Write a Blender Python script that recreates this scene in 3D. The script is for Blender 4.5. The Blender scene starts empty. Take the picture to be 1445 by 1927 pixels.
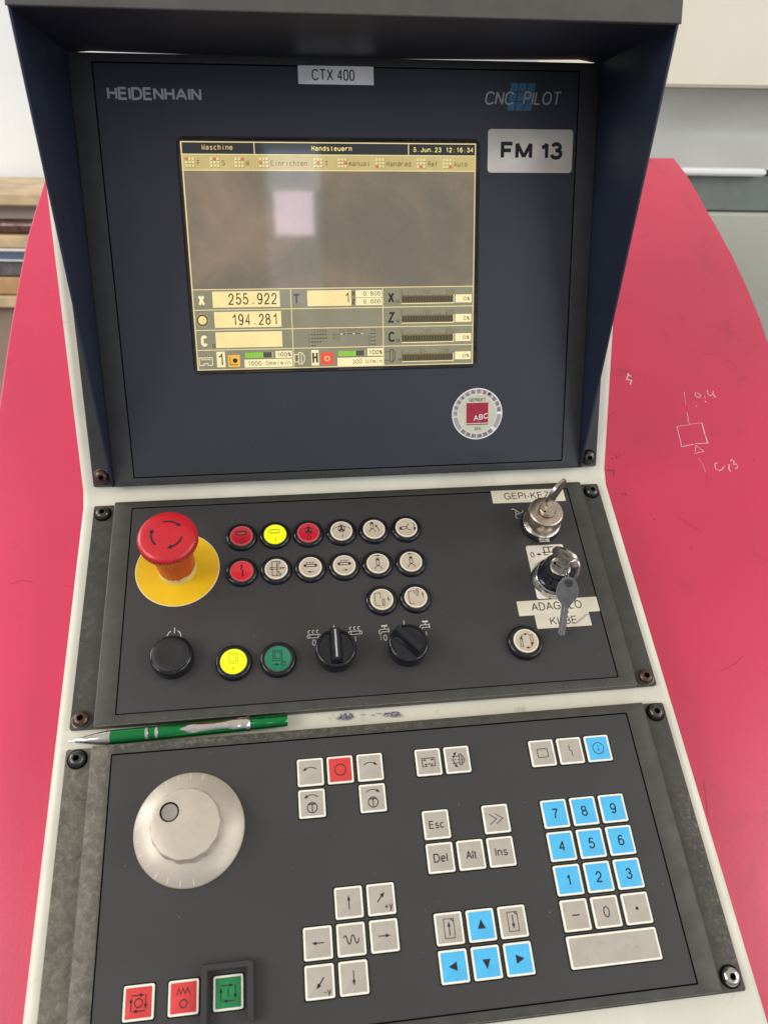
import bpy, math, random
from mathutils import Matrix, Vector, noise
random.seed(7)
C = bpy.context.scene.collection
R_ = math.radians
S = 0.00083                      # one drawing unit of the console, in metres
TILT = R_(30)                    # the keyboard plane leans 30 degrees
# ------------------------------------------------------------------ camera
CONSOLE = Matrix.Translation((0, 0, 1.1)) @ Matrix.Rotation(TILT, 4, 'X')
cam_d = bpy.data.cameras.new('camera'); cam = bpy.data.objects.new('camera', cam_d); C.objects.link(cam)
cam_rot = Matrix(((0.9920641, 0.0472555, -0.1165149), (-0.1016344, 0.8469540, -0.5218614), (0.0740219, 0.5295619, 0.8450355))).to_4x4()
cam.matrix_world = CONSOLE @ Matrix.Translation(Vector((-59.715, -408.424, 612.185)) * S) @ cam_rot
cam_d.sensor_fit = 'VERTICAL'; cam_d.sensor_height = 24; cam_d.lens = 24 * 1453.0 / 1927
cam_d.clip_start = 0.02; cam_d.clip_end = 60
cam_d.dof.use_dof = True; cam_d.dof.focus_distance = 0.57; cam_d.dof.aperture_fstop = 7.0
bpy.context.scene.camera = cam
# ------------------------------------------------------------------ world and light
w = bpy.data.worlds.new('World'); bpy.context.scene.world = w; w.use_nodes = True
nt = w.node_tree; nt.nodes.clear()
wo = nt.nodes.new('ShaderNodeOutputWorld'); bg = nt.nodes.new('ShaderNodeBackground')
tc = nt.nodes.new('ShaderNodeTexCoord'); sp = nt.nodes.new('ShaderNodeSeparateXYZ'); cr = nt.nodes.new('ShaderNodeValToRGB')
mr = nt.nodes.new('ShaderNodeMapRange'); mr.inputs[1].default_value = -1; mr.inputs[2].default_value = 1
nt.links.new(tc.outputs['Generated'], sp.inputs[0]); nt.links.new(sp.outputs[2], mr.inputs[0]); nt.links.new(mr.outputs[0], cr.inputs[0])
els = cr.color_ramp.elements
els[0].position = 0.30; els[0].color = (0.24, 0.225, 0.215, 1)
els[1].position = 0.95; els[1].color = (0.82, 0.76, 0.66, 1)
e = els.new(0.52); e.color = (0.46, 0.51, 0.61, 1)
e = els.new(0.70); e.color = (0.62, 0.64, 0.66, 1)
nt.links.new(cr.outputs[0], bg.inputs[0]); bg.inputs[1].default_value = 0.80
nt.links.new(bg.outputs[0], wo.inputs[0])
def area(name, loc, target, sx, sy, power, col):
    d = bpy.data.lights.new(name, 'AREA'); d.shape = 'RECTANGLE'; d.size = sx; d.size_y = sy; d.energy = power; d.color = col
    o = bpy.data.objects.new(name, d); C.objects.link(o); o.location = loc
    o.rotation_euler = (Vector(target) - Vector(loc)).to_track_quat('-Z', 'Y').to_euler(); return o
area('window_light', (-2.4, -1.5, 2.6), (0, 0, 1.1), 1.5, 1.1, 42, (1.0, 0.96, 0.90))
area('side_window_light', (-2.7, 0.6, 2.5), (0.2, 0.3, 1.2), 1.4, 1.0, 40, (0.97, 0.98, 1.0))
area('right_fill_light', (2.5, -1.2, 2.5), (0, 0, 1.1), 1.3, 1.0, 27, (1.0, 0.94, 0.86))  # added fill on the glare side, brightens the right of the red cover
area('front_fill_light', (1.9, -2.4, 1.75), (0, 0.1, 1.2), 1.3, 1.1, 16, (0.84, 0.92, 1.0))  # added fill for hood and display panel, set clear of the screen's reflection
area('far_window_light', (0.02, -3.0, 2.347), (0.02, 0, 1.1), 0.18, 0.19, 1.0, (1.0, 0.78, 0.96))
area('far_skylight', (0.03, -3.02, 2.545), (0.03, 0, 1.1), 0.24, 0.17, 0.30, (0.72, 0.84, 1.0))
area('far_doorway_light', (0.015, -3.05, 2.30), (0.015, 0, 1.1), 0.25, 0.72, 0.62, (0.80, 0.88, 1.0))
vs = bpy.context.scene.view_settings
vs.view_transform = 'Standard'; vs.look = 'None'; vs.gamma = 1; vs.exposure = 0.0
# ------------------------------------------------------------------ materials
def lin(c):
    return tuple(((x / 255) / 12.92 if x <= 10 else (((x / 255) + 0.055) / 1.055) ** 2.4) for x in c)
MATS = {}
def mat(name, col, rough=0.5, metal=0.0, spec=0.5, var=0.0, vscale=60, bump=0.0, bscale=800, emit=None, estr=0.0,
        coat=0.0, wear=None, alpha=1.0):
    """col linear.  var: soft mottling.  wear: (colour, scale, low, high, [(axis, from, to), ...]) scuffs with a place of their own."""
    m = bpy.data.materials.new(name); m.use_nodes = True; n = m.node_tree; N = n.nodes; L = n.links
    b = N['Principled BSDF']; b.inputs['Roughness'].default_value = rough; b.inputs['Metallic'].default_value = metal
    b.inputs['Specular IOR Level'].default_value = spec; b.inputs['Coat Weight'].default_value = coat
    b.inputs['Base Color'].default_value = (*col, 1)
    t = N.new('ShaderNodeTexCoord'); out = None
    def nz(scale, detail=4, dist=0.0, rgh=0.55):
        q = N.new('ShaderNodeTexNoise'); q.inputs['Scale'].default_value = scale; q.inputs['Detail'].default_value = detail
        q.inputs['Distortion'].default_value = dist; q.inputs['Roughness'].default_value = rgh
        L.new(t.outputs['Object'], q.inputs['Vector']); return q
    def mixc(fac, a, bcol):
        q = N.new('ShaderNodeMix'); q.data_type = 'RGBA'; L.new(fac, q.inputs[0])
        if isinstance(a, tuple): q.inputs[6].default_value = (*a, 1)
        else: L.new(a, q.inputs[6])
        q.inputs[7].default_value = (*bcol, 1); return q.outputs[2]
    def rng(src, lo, hi, a=0.0, bb=1.0):
        q = N.new('ShaderNodeMapRange'); q.inputs[1].default_value = lo; q.inputs[2].default_value = hi
        q.inputs[3].default_value = a; q.inputs[4].default_value = bb; q.interpolation_type = 'SMOOTHSTEP'; L.new(src, q.inputs[0]); return q.outputs[0]
    cur = tuple(col)
    if var:
        q = nz(vscale); cur = mixc(rng(q.outputs[0], 0.3, 0.7), tuple(min(1, c * (1 + var)) for c in col), tuple(c * (1 - var) for c in col))
        r = N.new('ShaderNodeMapRange'); r.inputs[3].default_value = max(0.02, rough - 0.08); r.inputs[4].default_value = rough + 0.08
        L.new(q.outputs[0], r.inputs[0]); L.new(r.outputs[0], b.inputs['Roughness'])
    if wear:
        for (wc, sc, lo, hi, masks) in wear:
            q = nz(sc, 9, 0.6, 0.72); f = rng(q.outputs[0], lo, hi)
            for (ax, a0, a1) in masks:
                s_ = N.new('ShaderNodeSeparateXYZ'); L.new(t.outputs['Object'], s_.inputs[0])
                g = rng(s_.outputs[ax], min(a0, a1) * S, max(a0, a1) * S, 0 if a0 < a1 else 1, 1 if a0 < a1 else 0)
                q2 = N.new('ShaderNodeMath'); q2.operation = 'MULTIPLY'; L.new(f, q2.inputs[0]); L.new(g, q2.inputs[1]); f = q2.outputs[0]
            cur = mixc(f, cur, wc)
    if not isinstance(cur, tuple): L.new(cur, b.inputs['Base Color'])
    if emit:
        b.inputs['Emission Color'].default_value = (*emit, 1); b.inputs['Emission Strength'].default_value = estr
        if emit and name.startswith('screen'):
            q = nz(55, 5, 0.4); q3 = nz(900, 2)
            f = N.new('ShaderNodeMath'); f.operation = 'MULTIPLY_ADD'; L.new(q.outputs[0], f.inputs[0]); f.inputs[1].default_value = 0.30 * estr; f.inputs[2].default_value = 0.76 * estr
            f2 = N.new('ShaderNodeMath'); f2.operation = 'MULTIPLY_ADD'; L.new(q3.outputs[0], f2.inputs[0]); f2.inputs[1].default_value = 0.20 * estr; L.new(f.outputs[0], f2.inputs[2])
            L.new(f2.outputs[0], b.inputs['Emission Strength'])
            if name == 'screen_back':
                q4 = nz(11, 5, 0.5, 0.55); ec = mixc(rng(q4.outputs[0], 0.40, 0.66), tuple(emit), (0.27, 0.195, 0.13)); L.new(ec, b.inputs['Emission Color'])  # brown patches: room reflected in the glass, put into the emission colour
    if bump:
        q = nz(bscale, 3); bb = N.new('ShaderNodeBump'); bb.inputs['Strength'].default_value = bump; bb.inputs['Distance'].default_value = 0.0004
        L.new(q.outputs[0], bb.inputs['Height']); L.new(bb.outputs[0], b.inputs['Normal'])
    MATS[name] = m; return m
scuff = (0.20, 0.18, 0.15)
mat('frame_grey', (0.052, 0.050, 0.042), 0.48, var=0.18, vscale=90, bump=0.25, bscale=1500, wear=[((0.13, 0.12, 0.10), 260, 0.62, 0.85, [])])
mat('frame_edge', (0.16, 0.15, 0.13), 0.4, var=0.3, vscale=300)
mat('frame_upper', (0.044, 0.045, 0.047), 0.50, var=0.12, vscale=60, bump=0.25, bscale=1500, wear=[((0.13, 0.13, 0.12), 420, 0.50, 0.75, [(1, 14, 9)])])
mat('frame_middle', (0.050, 0.048, 0.041), 0.48, var=0.15, vscale=80, bump=0.25, bscale=1500,
    wear=[((0.12, 0.11, 0.09), 170, 0.46, 0.80, [(0, -214, -238)]), ((0.15, 0.14, 0.12), 500, 0.53, 0.75, [(1, -206, -212)]), ((0.13, 0.12, 0.10), 300, 0.55, 0.8, [(0, 220, 236), (1, -90, -130)])])
mat('frame_lower', (0.052, 0.049, 0.041), 0.48, var=0.18, vscale=80, bump=0.3, bscale=1400,
    wear=[((0.155, 0.135, 0.105), 110, 0.22, 0.70, [(0, -200, -214)]), ((0.27, 0.235, 0.185), 260, 0.44, 0.82, [(0, -202, -212)]), ((0.25, 0.235, 0.19), 300, 0.42, 0.80, [(1, -4, 2), (0, 160, -120)]), ((0.17, 0.15, 0.12), 420, 0.46, 0.72, [(0, 222, 236), (1, -40, -80)])])
mat('membrane_upper', (0.031, 0.035, 0.046), 0.42, var=0.06, vscale=20, bump=0.12, bscale=2600, wear=[((0.10, 0.10, 0.10), 900, 0.78, 0.86, [])])
mat('membrane', (0.042, 0.040, 0.0405), 0.46, var=0.07, vscale=22, bump=0.15, bscale=2400, wear=[((0.16, 0.15, 0.14), 700, 0.79, 0.86, [])])
mat('groove_black', (0.004, 0.004, 0.004), 0.8, spec=0.1)
mat('housing_cream', (0.72, 0.69, 0.575), 0.40, var=0.07, vscale=18, bump=0.12, bscale=900, wear=[((0.33, 0.30, 0.23), 45, 0.60, 0.80, []), ((0.20, 0.18, 0.15), 600, 0.74, 0.82, [])])
mat('hood_navy_sheen', (0.016, 0.023, 0.048), 0.46, var=0.15, vscale=25, bump=0.1, bscale=1800)  # blue of the reflected sky is mixed into this base colour
mat('hood_lip_lit', (0.085, 0.083, 0.072), 0.5, var=0.12, vscale=40, bump=0.15, bscale=1600)  # same hood sheet, with warm light from above put into its colour
mat('red_paint', (0.64, 0.037, 0.100), 0.34, var=0.07, vscale=5, bump=0.14, bscale=420, wear=[((0.50, 0.03, 0.08), 9, 0.56, 0.72, []), ((0.30, 0.02, 0.05), 160, 0.72, 0.80, [])])
mat('red_edge', (0.80, 0.30, 0.34), 0.35, var=0.1)
mat('chalk', (0.84, 0.50, 0.54), 0.8)
mat('red_scratch', (0.44, 0.02, 0.065), 0.6)
mat('pen_mark', (0.30, 0.02, 0.05), 0.7)
mat('ink_blue', (0.10, 0.10, 0.17), 0.7, var=0.8, vscale=700, wear=[((0.62, 0.61, 0.55), 420, 0.46, 0.62, [])])
mat('black_plastic', (0.009, 0.010, 0.016), 0.17, var=0.1, vscale=200)
mat('black_satin', (0.016, 0.016, 0.018), 0.40, var=0.1, vscale=120, bump=0.1, bscale=2500)
mat('knob_highlight', (0.45, 0.46, 0.46), 0.35)
mat('brass_ring', (0.20, 0.18, 0.11), 0.35, metal=0.6)
mat('lens_red', (0.56, 0.012, 0.035), 0.32, emit=(0.7, 0.01, 0.04), estr=0.08, coat=0.3)
mat('lens_red_rim', (0.75, 0.12, 0.14), 0.35)
mat('lens_bright_red', (0.72, 0.022, 0.040), 0.32, emit=(0.8, 0.02, 0.04), estr=0.12, coat=0.3)
mat('lens_yellow', (0.72, 0.78, 0.01), 0.35, emit=(0.80, 0.95, 0.0), estr=0.55)
mat('lens_green', (0.010, 0.19, 0.105), 0.32, emit=(0.0, 0.2, 0.1), estr=0.1, coat=0.3)
mat('lens_white', (0.52, 0.44, 0.34), 0.42, var=0.06, vscale=150, emit=(0.6, 0.5, 0.38), estr=0.08)
mat('lens_white_rim', (0.85, 0.78, 0.64), 0.35, emit=(0.9, 0.8, 0.6), estr=0.12)
mat('legend_dark', (0.035, 0.022, 0.016), 0.6)
mat('legend_faint', (0.28, 0.28, 0.02), 0.5)
mat('legend_black', (0.012, 0.012, 0.014), 0.6)
mat('legend_white', (0.62, 0.61, 0.57), 0.6)
mat('logo_grey', (0.46, 0.47, 0.49), 0.5)
mat('logo_blue', (0.050, 0.19, 0.32), 0.5)
mat('key_rim', (0.95, 0.92, 0.79), 0.35, var=0.06, vscale=200)
mat('key_grey', (0.46, 0.415, 0.355), 0.45, var=0.05, vscale=110, wear=[((0.27, 0.25, 0.21), 240, 0.58, 0.76, [])])
mat('key_blue', (0.080, 0.50, 0.86), 0.42, var=0.06, vscale=110, wear=[((0.09, 0.25, 0.38), 200, 0.60, 0.78, [])])
mat('key_red', (0.68, 0.050, 0.050), 0.42, var=0.05, vscale=110)
mat('key_green', (0.012, 0.24, 0.075), 0.42, var=0.10, vscale=110)
mat('sticker_white', (0.92, 0.91, 0.90), 0.30, var=0.03)
mat('sticker_cream', (0.74, 0.68, 0.54), 0.45, var=0.05, vscale=70, wear=[((0.40, 0.37, 0.32), 120, 0.66, 0.8, [])])
mat('sticker_silver', (0.92, 0.85, 0.74), 0.42, metal=0.25, var=0.06, vscale=40)
mat('sticker_grey', (0.42, 0.39, 0.37), 0.5, var=0.08, vscale=300)
mat('sticker_pale', (0.66, 0.64, 0.50), 0.5, var=0.05)
mat('sticker_red', (0.40, 0.012, 0.040), 0.5, var=0.08, vscale=200)
mat('dust', (0.24, 0.23, 0.21), 0.9)
mat('sticker_digit', (0.10, 0.012, 0.02), 0.6)
mat('sticker_smear', (0.42, 0.42, 0.42), 0.6)
mat('estop_red', (0.58, 0.014, 0.028), 0.32, var=0.07, vscale=90, coat=0.15, bump=0.1, bscale=900, wear=[((0.30, 0.02, 0.02), 300, 0.70, 0.80, [])])
mat('estop_yellow', (0.82, 0.50, 0.006), 0.45, var=0.03, vscale=60)
mat('estop_cream_rim', (0.80, 0.66, 0.35), 0.5)
mat('estop_base', (0.72, 0.60, 0.24), 0.3, metal=0.15, var=0.1, vscale=200)
mat('steel_dark', (0.10, 0.092, 0.085), 0.30, metal=0.85, var=0.25, vscale=500)
mat('steel_rusty', (0.11, 0.070, 0.055), 0.36, metal=0.75, var=0.30, vscale=500)
mat('steel_bright', (0.55, 0.53, 0.50), 0.22, metal=1.0, var=0.2, vscale=400)
mat('chrome', (0.70, 0.68, 0.65), 0.14, metal=1.0, var=0.08, vscale=300)
mat('nickel_worn', (0.56, 0.47, 0.39), 0.30, metal=0.95, var=0.14, vscale=260, bump=0.1, bscale=1400)
mat('key_metal', (0.46, 0.43, 0.40), 0.26, metal=1.0, var=0.2, vscale=300)
mat('key_metal_grey', (0.22, 0.215, 0.205), 0.36, metal=0.75, var=0.15, vscale=200, bump=0.15, bscale=900)
mat('alu_satin', (0.60, 0.53, 0.44), 0.44, metal=0.35, var=0.06, vscale=90, bump=0.12, bscale=1600, wear=[((0.36, 0.32, 0.27), 150, 0.64, 0.78, [])])
mat('alu_mark', (0.74, 0.71, 0.65), 0.5)
mat('dial_button', (0.30, 0.27, 0.24), 0.5, var=0.1, vscale=300)
mat('pen_green', (0.003, 0.24, 0.055), 0.20, metal=0.8, coat=0.5, var=0.05, vscale=300)
mat('pen_green_dark', (0.010, 0.045, 0.030), 0.35)
mat('rail_paint', (0.035, 0.034, 0.036), 0.42, bump=0.15, bscale=1500)
# the lit display: everything glows through the glass, room reflections painted into the back
def scr(n, c, k=1.0): return mat('screen_' + n, (0.02, 0.02, 0.02), 0.045, spec=0.55, bump=0.03, bscale=28, emit=lin(c), estr=k)
scr('back', (114, 106, 89)); scr('panel', (140, 134, 108)); scr('head', (34, 36, 36)); scr('menu', (200, 180, 118)); scr('line', (238, 218, 156))
scr('field', (252, 228, 158)); scr('pale', (252, 238, 182)); scr('dark', (52, 42, 24)); scr('brown', (112, 92, 48)); scr('red', (240, 80, 38)); scr('softred', (226, 104, 70)); scr('orange', (244, 188, 60))
scr('green', (140, 214, 30)); scr('cell', (232, 216, 150)); scr('cellshade', (120, 104, 60)); scr('blue', (60, 70, 84)); scr('black', (26, 28, 24)); scr('headtext', (244, 226, 130)); scr('warm', (214, 180, 110)); scr('ghost', (92, 82, 58))
# ------------------------------------------------------------------ mesh builder (drawing units)
class MB:
    def __init__(s, lw=1.0): s.v = []; s.f = []; s.mi = []; s.mats = []; s.tf = Matrix.Identity(4); s.lw = lw
    def m(s, name):
        if name not in s.mats: s.mats.append(name)
        return s.mats.index(name)
    def add(s, vs_, fs, mt):
        b = len(s.v); s.v += [tuple(s.tf @ Vector(p)) for p in vs_]; i = s.m(mt)
        for f in fs: s.f.append([b + k for k in f]); s.mi.append(i)
    def poly(s, pts, z, mt): s.add([(x, y, z) for x, y in pts], [list(range(len(pts)))], mt)
    def rect(s, x0, y0, x1, y1, z, mt): s.poly([(x0, y0), (x1, y0), (x1, y1), (x0, y1)], z, mt)
    def rings(s, rs, mt, cap0=True, cap1=True):
        """rs: list of (points, z) with equal counts, or (points, z, material) for the band that ends there"""
        n = len(rs[0][0])
        for k in range(len(rs) - 1):
            a, b = rs[k], rs[k + 1]; mm = b[2] if len(b) > 2 else mt
            s.add([(x, y, a[1]) for x, y in a[0]] + [(x, y, b[1]) for x, y in b[0]], [[i, (i + 1) % n, n + (i + 1) % n, n + i] for i in range(n)], mm)
        if cap0: s.add([(x, y, rs[0][1]) for x, y in rs[0][0]][::-1], [list(range(n))], mt)
        if cap1: s.add([(x, y, rs[-1][1]) for x, y in rs[-1][0]], [list(range(n))], rs[-1][2] if len(rs[-1]) > 2 else mt)
    def lathe(s, prof, mt, seg=48, cx=0, cy=0, mod=None, cap0=False, cap1=True):
        """prof: (r, z[, material]); mod(angle, r, z) scales the radius"""
        rs = []
        for q in prof:
            pts = []
            for i in range(seg):
                a = 2 * math.pi * i / seg; r = q[0] * (mod(a, q[0], q[1]) if mod else 1)
                pts.append((cx + r * math.cos(a), cy + r * math.sin(a)))
            rs.append((pts, q[1]) + tuple(q[2:]))
        s.rings(rs, mt, cap0, cap1)
    def ribbon(s, pts, wd, z, mt, closed=False):
        wd *= s.lw
        P = [Vector(p[:2]) for p in pts]; n = len(P); L = []; Rr = []
        for i in range(n):
            a = P[i - 1] if (i > 0 or closed) else None; b = P[(i + 1) % n] if (i < n - 1 or closed) else None
            d1 = (P[i] - a).normalized() if a is not None and (P[i] - a).length > 1e-9 else None
            d2 = (b - P[i]).normalized() if b is not None and (b - P[i]).length > 1e-9 else None
            if d1 is None: d1 = d2
            if d2 is None: d2 = d1
            n1 = Vector((-d1.y, d1.x)); n2 = Vector((-d2.y, d2.x)); mv = n1 + n2
            if mv.length < 1e-6: mv = n1
            mv.normalize(); k = 1 / max(0.45, mv.dot(n1)); L.append(P[i] + mv * k * wd / 2); Rr.append(P[i] - mv * k * wd / 2)
        m_ = n if closed else n - 1
        s.add([(p.x, p.y, z) for p in L + Rr], [[i, n + i, n + (i + 1) % n, (i + 1) % n] for i in range(m_)], mt)
    def arc(s, cx, cy, rx, a0, a1, wd, z, mt, ry=None, n=20):
        ry = ry or rx; pts = [(cx + rx * math.cos(R_(a0 + (a1 - a0) * i / n)), cy + ry * math.sin(R_(a0 + (a1 - a0) * i / n))) for i in range(n + 1)]
        if abs(a1 - a0) >= 360: s.ribbon(pts[:-1], wd, z, mt, True)
        else: s.ribbon(pts, wd, z, mt)
        return pts
    def head(s, tip, d, ln, wd, z, mt):
        hk = 1 + (s.lw - 1) * 0.6; ln *= hk; wd *= hk; t = Vector(tip); d = Vector(d).normalized(); n = Vector((-d.y, d.x)); b = t - d * ln
        s.poly([t.to_tuple(), (b + n * wd / 2).to_tuple(), (b - n * wd / 2).to_tuple()], z, mt)
    def arrow(s, p0, p1, wd, ln, hw, z, mt):
        a = Vector(p0); b = Vector(p1); d = (b - a).normalized(); s.ribbon([p0, (b - d * ln * 0.8).to_tuple()], wd, z, mt); s.head(p1, d, ln, hw, z, mt)
    def arcarrow(s, cx, cy, r, a0, a1, wd, ln, hw, z, mt, ry=None):
        pts = s.arc(cx, cy, r, a0, a1, wd, z, mt, ry, 12); d = Vector(pts[-1]) - Vector(pts[-2]); t = Vector(pts[-1]) + d.normalized() * ln * 0.8
        s.head(t.to_tuple(), d, ln, hw, z, mt)
    def disc(s, cx, cy, r, z, mt, n=24): s.poly([(cx + r * math.cos(2 * math.pi * i / n), cy + r * math.sin(2 * math.pi * i / n)) for i in range(n)], z, mt)
    def box(s, x0, x1, y0, y1, z0, z1, mt, bev=0.0):
        def rr(i): return [(x0 + i, y0 + i), (x1 - i, y0 + i), (x1 - i, y1 - i), (x0 + i, y1 - i)]
        if bev: s.rings([(rr(bev), z0), (rr(0), z0 + bev), (rr(0), z1 - bev), (rr(bev), z1)], mt)
        else: s.rings([(rr(0), z0), (rr(0), z1)], mt)
    def text(s, st, x, y, wd, ht, z, mt, bold=0.0, slant=0.0, rot=0.0):
        stroke_text(s, st, x, y, wd, ht, z, mt, 0.115 + bold * 2.0, slant, rot, 0.24 if bold < 0.03 else 0.17)
    def build(s, name, parent=None, M=None, smooth=True, ang=35):
        me = bpy.data.meshes.new(name); me.from_pydata([(a * S, b * S, c * S) for a, b, c in s.v], [], s.f)
        for q in s.mats: me.materials.append(MATS[q])
        me.polygons.foreach_set('material_index', s.mi); me.update()
        if smooth:
            me.polygons.foreach_set('use_smooth', [True] * len(me.polygons))
        me.validate()
        if smooth:
            try: 
                import bmesh
                b = bmesh.new(); b.from_mesh(me); bmesh.ops.remove_doubles(b, verts=b.verts, dist=S * 0.0005); bmesh.ops.recalc_face_normals(b, faces=b.faces) if s.__dict__.get('solid') else None
                b.to_mesh(me); b.free()
                me.set_sharp_from_angle(angle=R_(ang))
            except Exception as ex: print('smooth', ex)
        o = bpy.data.objects.new(name, me); C.objects.link(o)
        if parent is not None: o.parent = parent
        if M is not None:
            if parent is not None: o.matrix_local = M
            else: o.matrix_world = M
        return o
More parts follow.
